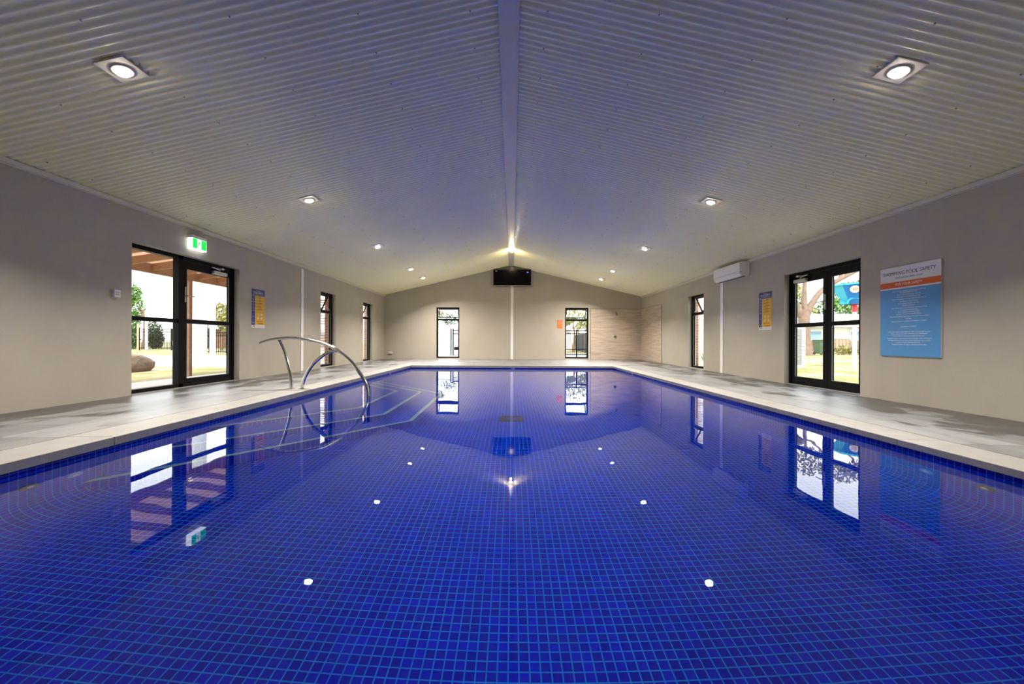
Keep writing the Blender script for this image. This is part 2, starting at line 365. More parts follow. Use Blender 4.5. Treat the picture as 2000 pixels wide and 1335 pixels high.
def copy_tree(o, parent=None):
    c = o.copy(); COL.objects.link(c)
    if parent is not None: c.parent = parent
    for ch in list(o.children): copy_tree(ch, c)
    return c
def text_mesh(body, size, x, z, y, mi, depth=0.0006, align='CENTER', sxs=1.0, bold=0.0):
    """letters laid in the local x-z plane facing -y; returns (verts, faces)"""
    cu = bpy.data.curves.new('txt', 'FONT'); cu.body = body; cu.size = size; cu.align_x = align; cu.align_y = 'CENTER'; cu.resolution_u = 2; cu.offset = bold
    ob = bpy.data.objects.new('txt', cu); COL.objects.link(ob)
    dg = bpy.context.evaluated_depsgraph_get(); me = bpy.data.meshes.new_from_object(ob.evaluated_get(dg))
    vs = [(x + v.co.x * sxs, y, z + v.co.y) for v in me.vertices]; fs = [tuple(p.vertices) for p in me.polygons]
    bpy.data.objects.remove(ob); bpy.data.curves.remove(cu); bpy.data.meshes.remove(me)
    return vs, fs
def text_part(name, lines, m, parent, y=-0.0008):
    """lines: (body, size, x, z[, width scale, bold])"""
    for ln in lines:
        b = MB(); b.fixn = False
        body, size, x, z = ln[:4]; sx_ = ln[4] if len(ln) > 4 else 1.0; bold = ln[5] if len(ln) > 5 else 0.0
        vs, fs = text_mesh(body, size, x, z, y, 0, sxs=sx_, bold=bold); b.add(vs, fs)
        o = b.build(name, m, parent)
    return o

# ------------------------------------------------------------------ walls with openings
# openings: (u0, u1, z0, z1)
OPEN_L = [(5.445, 7.60, -0.03, 2.085), (10.82, 11.75, 0.0, 2.085), (13.91, 14.86, 0.0, 2.085)]
OPEN_R = [(6.015, 7.70, -0.055, 2.035), (10.94, 11.90, -0.02, 2.085)]
OPEN_F = [(-3.08, -2.145, 0.035, 2.10), (2.16, 3.11, 0.035, 2.10)]
TH = 0.24
def wall_cells(lo, hi, openings, zb, zt):
    out = []; u = lo
    for (a, b_, z0, z1) in sorted(openings):
        out.append((u, a, zb, None)); 
        if z0 > zb: out.append((a, b_, zb, z0))
        out.append((a, b_, z1, None)); u = b_
    out.append((u, hi, zb, None)); return [(a, b_, c, zt if d is None else d) for a, b_, c, d in out]
def side_wall(name, x0, x1, openings):
    b = MB()
    for (a, c, z0, z1) in wall_cells(YB - 0.2, YF + TH, openings, -0.3, 2.74): b.box(x0, x1, a, c, z0, z1)
    return tag(b.build(name, M['wall']), kind='structure', label='long beige rendered side wall, ' + ('left' if x0 < 0 else 'right') + ' of the pool', cat='wall')
side_wall('wall_left', XL - TH, XL, OPEN_L)
side_wall('wall_right', XR, XR + TH, OPEN_R)
def gable(name, y0, y1, openings, lab):
    b = MB()
    for (a, c, z0, z1) in wall_cells(XL, XR, openings, -0.3, 99):
        xs = [a] + ([RX] if a < RX < c else []) + [c]
        for p, q in zip(xs[:-1], xs[1:]):
            zp, zq = (ceil_z(p) + 0.03, ceil_z(q) + 0.03) if z1 > 50 else (z1, z1)
            b.poly([(p, y0, z0), (q, y0, z0), (q, y0, zq), (p, y0, zp)], (0, y1 - y0, 0))
    return tag(b.build(name, M['wall']), kind='structure', label=lab, cat='wall')
gable('wall_far', YF, YF + TH, OPEN_F, 'beige gable end wall at the far end of the pool')
gable('wall_near', YB - 0.2, YB, [], 'beige gable end wall behind the viewer')

# ------------------------------------------------------------------ corrugated ceiling
def make_ceiling():
    b = MB(); pitch = 0.0762; seg = 10; amp = 0.0100
    y = YB - 0.1; ys = []
    n = int((YF + 0.15 - y) / pitch * seg)
    for side in (-1, 1):
        xs = [RX + side * 0.02, RX + side * 2.6, (XL - 0.12) if side < 0 else (XR + 0.12)]
        vs = []; fs = []
        for i in range(n + 1):
            yy = y + i * pitch / seg; dz = amp * math.sin(2 * math.pi * i / seg)
            dz = (1 if dz > 0 else -1) * abs(dz / amp) ** 0.8 * amp if dz else 0
            for x in xs: vs.append((x, yy, ceil_z(x) + dz))
        k = len(xs)
        for i in range(n):
            for j in range(k - 1):
                a = i * k + j; fs.append((a, a + 1, a + k + 1, a + k))
        b.add(vs, fs, 0, smooth=True)
        # screw heads
        for r_ in range(6):
            x = RX + side * (0.35 + r_ * 0.92)
            for q in range(0, int((YF - YB) / (pitch * 6))):
                yy = y + pitch * (6 * q + 0.75 + (3 if r_ % 2 else 0)); zz = ceil_z(x) - amp
                if yy > YF or abs(x) > 5.15: continue
                m_ = [(x + 0.007 * math.cos(t * math.pi / 3), yy + 0.007 * math.sin(t * math.pi / 3), zz - 0.006) for t in range(6)]
                b.poly(m_, (0, 0, 0.010), 1)
    # weather sheet above the lining
    for side in (-1, 1):
        xe = (XL - 0.24) if side < 0 else (XR + 0.24)
        b.add([(RX, YB - 0.3, ceil_z(RX) + 0.06), (xe, YB - 0.3, ceil_z(xe) + 0.06), (xe, YF + 0.4, ceil_z(xe) + 0.06), (RX, YF + 0.4, ceil_z(RX) + 0.06)], [(0, 1, 2, 3)])
    b.fixn = False
    return tag(b.build('ceiling', [M['ceiling'], M['screw']]), kind='structure', label='white corrugated steel ceiling rising to a central ridge', cat='ceiling')
make_ceiling()
b = MB(); zr = ceil_z(0.06) - 0.012
b.box(RX - 0.10, RX + 0.10, YB, YF, zr - 0.004, zr)
b.box(RX - 0.10, RX - 0.094, YB, YF, zr - 0.009, zr + 0.004); b.box(RX + 0.094, RX + 0.10, YB, YF, zr - 0.009, zr + 0.004)
tag(b.build('trim_1', M['ceil_flat']), kind='structure', label='flat pale metal strip along the ceiling ridge', cat='trim')
for k, (x0, x1) in enumerate(((XL, XL + 0.035), (XR - 0.035, XR))):
    b = MB(); xx = x1 if k == 0 else x0; zt = ceil_z(xx) - 0.012
    b.box(x0, x1, YB, YF, zt - 0.052, zt); b.box(x0 if k == 0 else x1 - 0.008, x0 + 0.008 if k == 0 else x1, YB, YF, zt - 0.062, zt - 0.05)
    tag(b.build('trim_%d' % (k + 2), M['ceil_flat']), kind='structure', label='pale metal eaves angle along the top of the %s wall' % ('left' if k == 0 else 'right'), cat='trim')
b = MB(); b.box(-0.06, 0.052, YF - 0.012, YF, 0.0, 3.76)
tag(b.build('trim_4', M['strip'], bevel=0.002), kind='structure', label='white vertical cover strip in the middle of the far wall', cat='trim')
b = MB(); b.box(XL, XL + 0.014, 9.80, 9.905, -0.02, 2.50)
tag(b.build('trim_5', M['strip'], bevel=0.002), kind='structure', label='white vertical cover strip on the left wall beyond the pool safety poster', cat='trim')
b = MB(); b.box(XR - 0.014, XR, 9.92, 10.04, -0.04, 2.50)
tag(b.build('trim_6', M['strip'], bevel=0.002), kind='structure', label='white vertical cover strip on the right wall under the air conditioner', cat='trim')

# ------------------------------------------------------------------ deck, coping
def zf(x, y):
    if x <= 0: t = max(0, min(1, (-x - 3.39) / 1.8)); return -0.026 * t * max(0.3, 1 - max(0, y - 9) / 8)
    g = 1.0 if y < 6 else max(0.12, 1 - (y - 6) / 10)
    t = max(0, (x - PX) / 2.24); return -0.016 * g * min(1, x / PX) - 0.055 * g * t
def slab(b, x0, x1, y0, y1, nx, ny, zb, mi=0):
    vs = []; fs = []
    for j in range(ny + 1):
        for i in range(nx + 1):
            x = x0 + (x1 - x0) * i / nx; y = y0 + (y1 - y0) * j / ny; vs.append((x, y, zf(x, y)))
    K = nx + 1
    for j in range(ny):
        for i in range(nx): a = j * K + i; fs.append((a, a + 1, a + 1 + K, a + K))
    o = len(vs)
    rim = [i for i in range(K)] + [j * K + nx for j in range(1, ny + 1)] + [ny * K + i for i in range(nx - 1, -1, -1)] + [j * K for j in range(ny - 1, 0, -1)]
    vs += [(vs[r][0], vs[r][1], zb) for r in rim]; n = len(rim)
    for k in range(n): fs.append((rim[k], o + k, o + (k + 1) % n, rim[(k + 1) % n]))
    fs.append(tuple(o + k for k in range(n)))
    b.add(vs, fs, mi)
CW = 0.37
b = MB()
slab(b, XL - 0.1, -PX - CW, YB, YF, 4, 40, -0.3)
slab(b, PX + CW, XR + 0.1, YB, YF, 4, 40, -0.3)
slab(b, -PX - CW, PX + CW, PY1 + CW, YF, 16, 6, -0.3)
slab(b, -PX - CW, PX + CW, YB, PY0 - CW, 16, 3, -0.3)
tag(b.build('floor', M['deck']), kind='structure', label='pale grey paved pool deck with damp patches', cat='floor')
b = MB(); g = 0.003
def coping_run(ax, a0, a1, c0, c1, first):
    # blocks with fine joints
    cuts = [a0]; p = first
    while p < a1 - 0.05: cuts.append(p); p += 0.94
    cuts.append(a1)
    for s0, s1 in zip(cuts[:-1], cuts[1:]):
        if ax == 'y': slab(b, c0, c1, s0 + g / 2, s1 - g / 2, 2, 2, -0.066)
        else: slab(b, s0 + g / 2, s1 - g / 2, c0, c1, 2, 2, -0.066)
coping_run('y', PY0 - CW, PY1 + CW, -PX - CW + 0.002, -PX, 1.15)
coping_run('y', PY0 - CW, PY1 + CW, PX, PX + CW - 0.002, 1.24)
coping_run('x', -PX, PX, PY1, PY1 + CW - 0.002, -2.1)
coping_run('x', -PX, PX, PY0 - CW + 0.002, PY0, -2.1)
cp = tag(b.build('pool_coping', M['coping'], bevel=0.004), kind='structure', label='grey stone coping blocks round the pool edge', cat='coping')

# ------------------------------------------------------------------ pool basin (coved mosaic shell), steps, water
HF = -1.045
def make_basin():
    b = MB(); b.fixn = False
    X = PX + 0.012; r = 0.26; prof = [(-X, -0.05), (-X, -0.118)]
    prof.append((-X, HF + r))
    for k in range(1, 9):
        a = math.pi / 2 * k / 8; prof.append((-X + r - r * math.cos(a), HF + r - r * math.sin(a)))
    prof += [(-2.0, HF), (-1.0, HF), (0.0, HF)]
    prof = prof + [(-x, z) for x, z in reversed(prof[:-1])]
    al = [0]
    for p, q in zip(prof[:-1], prof[1:]): al.append(al[-1] + math.hypot(q[0] - p[0], q[1] - p[1]))
    mid = al[len(al) // 2]; al = [a - mid + 0.0105 for a in al]
    y0, y1 = PY0 - 0.012, PY1 + 0.012
    sh = lambda x, y: y + 0.0145 * x + 0.012
    for i in range(len(prof) - 1):
        (xa, za), (xb, zb) = prof[i], prof[i + 1]
        b.add([(xa, y0, za), (xb, y0, zb), (xb, y1, zb), (xa, y1, za)], [(0, 1, 2, 3)], 1 if min(za, zb) > -0.13 else 0,
              [[(al[i], sh(xa, y0)), (al[i + 1], sh(xb, y0)), (al[i + 1], sh(xb, y1)), (al[i], sh(xa, y1))]], smooth=True)
    n = len(prof)
    for yy in (y0, y1):
        vs = [(x, yy, z) for x, z in prof]
        b.add(vs, [tuple(range(n))], 0, [[(x, z) for x, z in prof]])
        yi = yy + (0.0015 if yy == y0 else -0.0015)
        b.add([(-X, yi, -0.05), (X, yi, -0.05), (X, yi, -0.118), (-X, yi, -0.118)], [(0, 1, 2, 3)], 1, [[(-X, 0.05), (X, 0.05), (X, 0.118), (-X, 0.118)]])
    return tag(b.build('pool_basin', [M['pool'], M['band']]), kind='structure', label='cobalt blue mosaic pool basin with curved wall foot', cat='pool')
make_basin()
STEPS = [(-0.25, -1.965, 5.18, 6.88, 4.00, 8.02), (-0.46, -1.57, 4.97, 6.98, 3.36, 8.50), (-0.69, -1.21, 4.87, 7.03, 2.80, 8.93)]
st = empty('pool_steps', (-PX, 5.9, HF), label='wide three tread mosaic steps under water on the left side with pale edge tiles', cat='steps')
def off(v): return (v[0] + PX, v[1] - 5.9, v[2] - HF)
prev = -ZW
for k, (dz, xc, ya, yb, ys, ye) in enumerate(STEPS):
    z = ZW + dz; pl = [(-PX - 0.005, ys), (xc, ya), (xc, yb), (-PX - 0.005, ye)]
    b = MB(); b.fixn = False
    top = [off((x, y, z)) for x, y in pl]; b.add(top, [(0, 1, 2, 3)], 0, [[(x, y) for x, y in pl]])
    s_ = 0.0
    zb = HF if k == 2 else ZW + STEPS[k + 1][0]
    for (p, q) in zip(pl[:-1], pl[1:]):
        L_ = math.hypot(q[0] - p[0], q[1] - p[1])
        b.add([off((*p, zb)), off((*q, zb)), off((*q, z)), off((*p, z))], [(0, 1, 2, 3)], 0, [[(s_, zb - z), (s_ + L_, zb - z), (s_ + L_, 0), (s_, 0)]])
        s_ += L_
    b.build('tread', M['pool'], st)
    # nosing band following the edge
    b = MB(); w = 0.052; ins = []
    def inset(pl, w):
        out = []
        n_ = len(pl)
        for i in range(n_):
            if i == 0 or i == n_ - 1:
                q = pl[1] if i == 0 else pl[-2]; p = pl[i]; d = (Vector(q) - Vector(p)).normalized()
                # shift along the wall so that perpendicular distance is w
                s = 1 if i == 0 else -1; t = w / max(abs(d.x), 0.2); out.append((p[0], p[1] + s * t))
            else:
                a = (Vector(pl[i]) - Vector(pl[i - 1])).normalized(); c = (Vector(pl[i + 1]) - Vector(pl[i])).normalized()
                na = Vector((-a.y, a.x)); nc = Vector((-c.y, c.x)); bs = (na + nc).normalized(); t = w / bs.dot(na); out.append((pl[i][0] + bs.x * t, pl[i][1] + bs.y * t))
        return out
    inn = inset(pl, w)
    for i in range(3):
        p, q, p2, q2 = pl[i], pl[i + 1], inn[i], inn[i + 1]
        b.poly([off((*p, z - 0.012)), off((*q, z - 0.012)), off((*q2, z - 0.012)), off((*p2, z - 0.012))], (0, 0, 0.016))
    b.build('nosing', M['nosing'], st)
# water
b = MB(); b.fixn = False
X = PX + 0.010
b.add([(-X, PY0 - 0.01, ZW), (X, PY0 - 0.01, ZW), (X, PY1 + 0.01, ZW), (-X, PY1 + 0.01, ZW)], [(0, 1, 2, 3)])
wt = tag(b.build('pool_water', M['water']), kind='structure', label='still clear water filling the pool', cat='water')


# wall inlets
for k, (x, y, z, m_, lab) in enumerate(((-3.03, 2.76, -0.53, 'inlet', 'pale round fitting on the underwater left wall, the farther of its pair'), (-3.03, 2.50, -0.47, 'inlet_d', 'dull olive round fitting on the underwater left wall, the nearer of its pair'),
        (3.03, 2.90, -0.53, 'inlet', 'pale round fitting on the underwater right wall, the farther of its pair'), (3.03, 2.54, -0.47, 'inlet_d', 'dull olive round fitting on the underwater right wall, the nearer of its pair'))):
    s = 1 if x < 0 else -1
    e = empty('wall_inlet', (x, y, z), label=lab, cat='pool fitting', group='round inlets in the pool side walls')
    MB().cyl((0, 0, 0), (s, 0, 0), 0.052, 0.010, 28).build('face_ring', M[m_], e)
    MB().cyl((s * 0.010, 0, 0), (s, 0, 0), 0.022, 0.006, 20).build('nozzle', M['white_plastic'], e)
# floor drain
e = empty('floor_drain', (0.0, 5.30, HF), label='dark square drain grate on the pool floor near the middle', cat='drain')
b = MB()
for (x0, x1, y0, y1) in ((-.15, .15, -.15, -.11), (-.15, .15, .11, .15), (-.15, -.11, -.11, .11), (.11, .15, -.11, .11)): b.box(x0, x1, y0, y1, 0.001, 0.014)
b.build('frame', M['dark_plastic'], e)
b = MB()
for k in range(5): b.box(-.11, .11, -.09 + k * .04, -.075 + k * .04, 0.003, 0.012)
b.build('grate', M['navy'], e)
# depth marker tiles on the waterline band
def depth_mark(loc, rz, lab):
    e = empty('depth_marker', loc, rz, label=lab, cat='marker', group='depth markers on the waterline tiles')
    MB().box(-0.075, 0.075, -0.006, 0.0, -0.0125, 0.0125).build('tile', M['navy'], e)
    text_part('lettering', [('1', 0.034, -0.024, 0, 1.3), ('M', 0.034, 0.022, 0, 1.3)], M['white_ink'], e, y=-0.0065)
depth_mark((0.03, PY1 + 0.008, -0.079), 0, 'small white depth marking in the middle of the far waterline')
depth_mark((-PX - 0.008, 9.9, -0.079), R(90), 'small white depth marking on the left waterline')
depth_mark((PX + 0.008, 10.0, -0.079), R(-90), 'small white depth marking on the right waterline')

# ------------------------------------------------------------------ frames: local helper boxes on a wall
def wp(side, u0, u1, d0, d1, z0, z1):
    if side == 'L': return (XL - d1, XL - d0, u0, u1, z0, z1)
    if side == 'R': return (XR + d0, XR + d1, u0, u1, z0, z1)
    return (u0, u1, YF + d0, YF + d1, z0, z1)
def frame_rect(b, side, u0, u1, z0, z1, w, d0, d1, wt=None, wb=None):
    wt = w if wt is None else wt; wb = w if wb is None else wb
    b.box(*wp(side, u0, u0 + w, d0, d1, z0, z1)); b.box(*wp(side, u1 - w, u1, d0, d1, z0, z1))
    b.box(*wp(side, u0 + w, u1 - w, d0, d1, z1 - wt, z1)); b.box(*wp(side, u0 + w, u1 - w, d0, d1, z0, z0 + wb))
def window(n, side, op, flip, lab):
    u0, u1, z0, z1 = op; zt = 1.555 if side != 'F' else 1.61
    e = empty('window_%d' % n, label=lab, cat='window', kind='structure')
    b = MB(); frame_rect(b, side, u0, u1, z0, z1, 0.052, 0.10, 0.19); b.box(*wp(side, u0 + 0.05, u1 - 0.05, 0.10, 0.19, zt - 0.035, zt + 0.035))
    b.build('window_frame', M['black'], e, bevel=0.002)
    # lower fixed pane with glazing bead
    b = MB(); frame_rect(b, side, u0 + 0.052, u1 - 0.052, z0 + 0.052, zt - 0.035, 0.012, 0.125, 0.14); b.build('glazing_bead', M['gasket'], e)
    b = MB(); b.box(*wp(side, u0 + 0.05, u1 - 0.05, 0.140, 0.145, z0 + 0.05, zt - 0.03)); b.build('window_pane', M['glass'], e)
    # awning sash pushed open at the bottom, hinged on top
    hz = z1 - 0.055; H = hz - (zt + 0.038); a = R(24)
    def T(p):  # local (u, d, h) h measured down from hinge
        u, d, h = p
        dd = 0.19 + d * math.cos(a) + h * math.sin(a); zz = hz - h * math.cos(a) + d * math.sin(a)
        if side == 'L': return (XL - dd, u, zz)
        if side == 'R': return (XR + dd, u, zz)
        return (u, YF + dd, zz)
    def tb(b, a0, a1, d0, d1, h0, h1):
        vs = [T((x, y, z)) for z in (h0, h1) for (x, y) in ((a0, d0), (a1, d0), (a1, d1), (a0, d1))]
        b.add(vs, [(3, 2, 1, 0), (4, 5, 6, 7), (0, 1, 5, 4), (1, 2, 6, 5), (2, 3, 7, 6), (3, 0, 4, 7)])
    a0, a1 = u0 + 0.056, u1 - 0.056
    b = MB(); tb(b, a0, a1, 0, .03, 0, .035); tb(b, a0, a1, 0, .03, H - .035, H); tb(b, a0, a0 + .035, 0, .03, .035, H - .035); tb(b, a1 - .035, a1, 0, .03, .035, H - .035)
    sash = b.build('awning_sash', M['black'], e)
    b = MB(); tb(b, a0 + .03, a1 - .03, .012, .017, .03, H - .03); b.build('window_pane', M['glass'], sash)
    b = MB()
    for uu in (a0 + 0.012, a1 - 0.012):
        p0 = {'L': (XL - 0.15, uu, zt + 0.06), 'R': (XR + 0.15, uu, zt + 0.06), 'F': (uu, YF + 0.15, zt + 0.06)}[side]
        b.tube([p0, T((uu, 0.0, H * 0.62))], 0.007, 6)
    b.build('window_stay', M['silver'], e)
    b = MB(); um = (u0 + u1) / 2; b.box(*wp(side, um - .05, um + .05, .07, .10, zt - .012, zt + .012)); b.build('winder', M['black'], e, bevel=0.004)
    return e
window(1, 'L', OPEN_L[1], 0, 'tall narrow black framed window in the left wall, nearer of the two')
window(2, 'L', OPEN_L[2], 0, 'tall narrow black framed window in the left wall, farther of the two')
window(3, 'F', OPEN_F[0], 0, 'tall black framed window in the far wall, left of the television')
window(4, 'F', OPEN_F[1], 0, 'tall black framed window in the far wall beside the shower tiles')
window(5, 'R', OPEN_R[1], 0, 'tall narrow black framed window in the right wall')

def closer(side, parent, ua, ub, z):
    """surface door closer: body and folding arm"""
    b = MB(); b.box(*wp(side, ua, ub, 0.045, 0.105, z - 0.03, z + 0.03)); bd = b.build('closer_body', M['silver'], parent, bevel=0.008)
    b = MB(); sx_ = (XL - 0.075) if side == 'L' else (XR + 0.075); s = 1 if side == 'L' else -1
    um = ua + (ub - ua) * 0.5; d = 1 if ub > ua else -1
    b.cyl((sx_, um, z + 0.03), (0, 0, 1), 0.012, 0.03, 12)
    b.tube([(sx_, um, z + 0.062), (sx_ + s * 0.05, um - 0.24, z + 0.070)], 0.009, 8)
    b.tube([(sx_ + s * 0.05, um - 0.24, z + 0.070), (sx_ - s * 0.005, um + 0.06, z + 0.085)], 0.008, 8)
    b.box(sx_ - 0.02, sx_ + 0.02, um + 0.03, um + 0.09, z + 0.075, z + 0.105)
    b.build('closer_arm', M['silver'], parent)
def leaf(side, parent, u0, u1, z0, z1, st_, rb, rt, zt0, zt1):
    b = MB()
    b.box(*wp(side, u0, u0 + st_, 0.11, 0.155, z0, z1)); b.box(*wp(side, u1 - st_, u1, 0.11, 0.155, z0, z1))
    b.box(*wp(side, u0 + st_, u1 - st_, 0.11, 0.155, z0, z0 + rb)); b.box(*wp(side, u0 + st_, u1 - st_, 0.11, 0.155, z1 - rt, z1))
    b.box(*wp(side, u0 + st_, u1 - st_, 0.11, 0.155, zt0, zt1))
    l = b.build('door_leaf', M['black'], parent, bevel=0.002)
    b = MB()
    for (za, zb) in ((z0 + rb, zt0), (zt1, z1 - rt)): frame_rect(b, side, u0 + st_, u1 - st_, za, zb, 0.009, 0.108, 0.122)
    b.build('glazing_bead', M['gasket'], l)
    b = MB()
    for (za, zb) in ((z0 + rb, zt0), (zt1, z1 - rt)): b.box(*wp(side, u0 + st_, u1 - st_, 0.130, 0.136, za, zb))
    b.build('glass_pane', M['glass'], l)
    return l
# left door set
e = empty('door_1', label='black aluminium glazed door with fixed side panel in the left wall, under the exit sign', cat='door', kind='structure')
b = MB(); u0, u1, z0, z1 = OPEN_L[0]
frame_rect(b, 'L', u0, u1, z0 - 0.02, z1, 0.055, 0.10, 0.20, wt=0.06, wb=0.085)
b.box(*wp('L', 6.335, 6.415, 0.10, 0.20, z0, z1)); b.build('door_frame', M['black'], e, bevel=0.002)
b = MB(); b.box(*wp('L', u0 + 0.055, 6.335, 0.12, 0.17, 1.01, 1.07)); b.build('midrail', M['black'], e)
b = MB(); b.box(*wp('L', u0 + 0.05, 6.34, 0.140, 0.146, z0 + 0.02, 1.01)); b.box(*wp('L', u0 + 0.05, 6.34, 0.140, 0.146, 1.07, z1 - 0.055)); b.build('glass_pane', M['glass'], e)
l = leaf('L', e, 6.42, 7.54, -0.022, 2.02, 0.075, 0.125, 0.125, 1.01, 1.07)
closer('L', l, 7.02, 7.34, 1.93)
b = MB(); b.box(*wp('L', 6.45, 6.475, 0.095, 0.11, 1.35, 1.6)); b.tube([(XL - 0.06, 6.462, 1.45), (XL - 0.06, 6.60, 1.45)], 0.009, 8); b.tube([(XL - 0.11, 6.462, 1.45), (XL - 0.055, 6.462, 1.45)], 0.011, 8)
b.build('door_handle', M['silver'], l)
b = MB(); b.box(*wp('L', u0 + .02, u1 - .02, 0.0, 0.22, -0.03, -0.018)); b.build('threshold', M['silver'], e)
# right double door
e = empty('door_2', label='black aluminium glazed double door in the right wall', cat='door', kind='structure')
b = MB(); u0, u1, z0, z1 = OPEN_R[0]; frame_rect(b, 'R', u0, u1, z0 - 0.02, z1, 0.055, 0.09, 0.20, wt=0.055, wb=0.03); b.build('door_frame', M['black'], e, bevel=0.002)
l1 = leaf('R', e, 6.785, 7.643, -0.045, 1.975, 0.085, 0.135, 0.13, 1.022, 1.082)
l2 = leaf('R', e, 6.072, 6.778, -0.045, 1.975, 0.085, 0.135, 0.125, 1.022, 1.082)
closer('R', l1, 7.22, 7.52, 1.875)
b = MB(); b.box(*wp('R', 6.81, 6.838, 0.095, 0.11, 1.30, 1.56)); b.tube([(XR + 0.11, 6.824, 1.445), (XR + 0.06, 6.824, 1.445)], 0.011, 8); b.tube([(XR + 0.06, 6.82, 1.445), (XR + 0.062, 6.965, 1.435)], 0.009, 8); b.build('door_handle', M['silver'], l1)
b = MB(); b.box(*wp('R', u0 + .02, u1 - .02, 0.0, 0.22, -0.062, -0.048)); b.build('threshold', M['silver'], e)

# ------------------------------------------------------------------ handrail
def catmull(pts, n=10):
    P = [Vector(p) for p in pts]; P = [P[0] * 2 - P[1]] + P + [P[-1] * 2 - P[-2]]; out = []
    for i in range(1, len(P) - 2):
        p0, p1, p2, p3 = P[i - 1:i + 3]
        for k in range(n):
            t = k / n; out.append(0.5 * ((2 * p1) + (-p0 + p2) * t + (2 * p0 - 5 * p1 + 4 * p2 - p3) * t * t + (-p0 + 3 * p1 - 3 * p2 + p3) * t ** 3))
    out.append(P[-2]); return out
YRL = 6.05
hr = empty('pool_handrail', (-3.27, YRL, 0.0), label='curved stainless steel handrail standing at the left pool edge over the steps', cat='handrail')
def rl(p): return (p[0] + 3.27, 0, p[1])
main = [(-3.826, .688), (-3.68, .737), (-3.507, .765), (-3.36, .772), (-3.2, .760), (-3.0, .722), (-2.80, .667), (-2.644, .585), (-2.45, .425), (-2.31, .245), (-2.216, .085), (-2.185, -.10), (-2.18, -.342)]
MB().tube(catmull([rl(p) for p in main]), 0.0245, 16).build('handrail_tube', M['steel'], hr)
arc = [(-2.655, .582), (-2.72, .575), (-2.84, .527), (-3.02, .375), (-3.134, .19), (-3.185, .03), (-3.192, 0.0)]
MB().tube(catmull([rl(p) for p in arc]), 0.0245, 16).build('brace_tube', M['steel'], hr)
post = [(-3.545, .745), (-3.50, .66), (-3.46, .57), (-3.40, .378), (-3.36, .185), (-3.352, 0.0)]
MB().tube(catmull([rl(p) for p in post]), 0.0245, 16).build('post', M['steel'], hr)
for x in (-3.192, -3.352, ): MB().cyl((x + 3.27, 0, -0.002), (0, 0, 1), 0.052, 0.008, 24).build('base_flange', M['steel'], hr)
MB().cyl((-2.18 + 3.27, 0, -0.342), (0, 0, 1), 0.045, 0.008, 24).build('base_flange', M['steel'], hr)

# ------------------------------------------------------------------ ceiling lights
DL = [(-3.31, 3.37), (-3.31, 6.47), (-3.28, 9.68), (-3.26, 12.76), (-3.25, 14.5), (3.24, 3.34), (3.23, 6.48), (3.24, 9.75), (3.25, 12.85), (3.25, 14.55)]
ORD = ['nearest', 'second nearest', 'middle', 'second farthest', 'farthest']
def downlight():
    t = empty('downlight', cat='ceiling light', group='round lights in the corrugated ceiling')
    b = MB(); b.box(-0.125, 0.125, -0.125, 0.125, -0.022, -0.008); b.build('mounting_plate', M['ceil_flat'], t, bevel=0.003)
    b = MB(); n = 32; vs = []; fs = []
    for (r_, z) in ((0.080, -0.022), (0.077, -0.032), (0.062, -0.034), (0.056, -0.026)):
        vs += [(r_ * math.cos(2 * math.pi * k / n), r_ * math.sin(2 * math.pi * k / n), z) for k in range(n)]
    for i in range(3):
        for k in range(n): fs.append((i * n + k, i * n + (k + 1) % n, (i + 1) * n + (k + 1) % n, (i + 1) * n + k))
    b.add(vs, fs, smooth=True); b.build('rim', M['ceil_flat'], t)
    b = MB(); b.fixn = False
    dv = []; df = []; pr = [(0.057, -0.028), (0.056, -0.042), (0.050, -0.050), (0.030, -0.055), (0.001, -0.057)]
    for r_, z in pr: dv += [(r_ * math.cos(2 * math.pi * k / n), r_ * math.sin(2 * math.pi * k / n), z) for k in range(n)]
    for i in range(4):
        for k in range(n): df.append((i * n + k, i * n + (k + 1) % n, (i + 1) * n + (k + 1) % n, (i + 1) * n + k))
    b.add(dv, df, smooth=True)
    b.build('lit_lens', M['lens'], t)
    ld = bpy.data.lights.new('lamp', 'AREA'); ld.shape = 'DISK'; ld.size = 0.11; ld.spread = R(135); ld.energy = LAMP; ld.color = (1.0, 0.92, 0.83)
    pass
    lo = bpy.data.objects.new('lamp', ld); COL.objects.link(lo); lo.parent = t; lo.location = (0, 0, -0.058)
    return t
d0 = downlight()
for i, (x, y) in enumerate(DL):
    o = d0 if i == 0 else copy_tree(d0)
    o.location = (x, y, ceil_z(x)); o.rotation_euler = (0, math.atan(0.2335) * (-1 if x < 0 else 1), 0)
    o['label'] = 'round lit ceiling light in the %s slope, %s of its row of five' % ('left' if x < 0 else 'right', ORD[i % 5])
t = empty('ridge_light', (RX + 0.02, 13.2, zr - 0.006), label='small warm yellow lamp under the ceiling ridge in front of the television', cat='ceiling light')
MB().cyl((0, 0, -0.002), (0, 0, -1), 0.06, 0.022, 24).build('base', M['white_plastic'], t)
b = MB(); n = 20
prof = [(0.055, -0.024), (0.055, -0.045), (0.04, -0.07), (0.015, -0.083), (0.001, -0.085)]
vs = []; fs = []
for r_, z in prof: vs += [(r_ * math.cos(2 * math.pi * k / n), r_ * math.sin(2 * math.pi * k / n), z) for k in range(n)]
for i in range(len(prof) - 1):
    for k in range(n): fs.append((i * n + k, i * n + (k + 1) % n, (i + 1) * n + (k + 1) % n, (i + 1) * n + k))
b.add(vs, fs, smooth=True); b.build('lit_globe', M['lens_y'], t)
ld = bpy.data.lights.new('lamp', 'POINT'); ld.shadow_soft_size = 0.03; ld.energy = 9; ld.color = (1.0, 0.84, 0.5); pass
lo = bpy.data.objects.new('lamp', ld); COL.objects.link(lo); lo.parent = t; lo.location = (0, 0, -0.13)

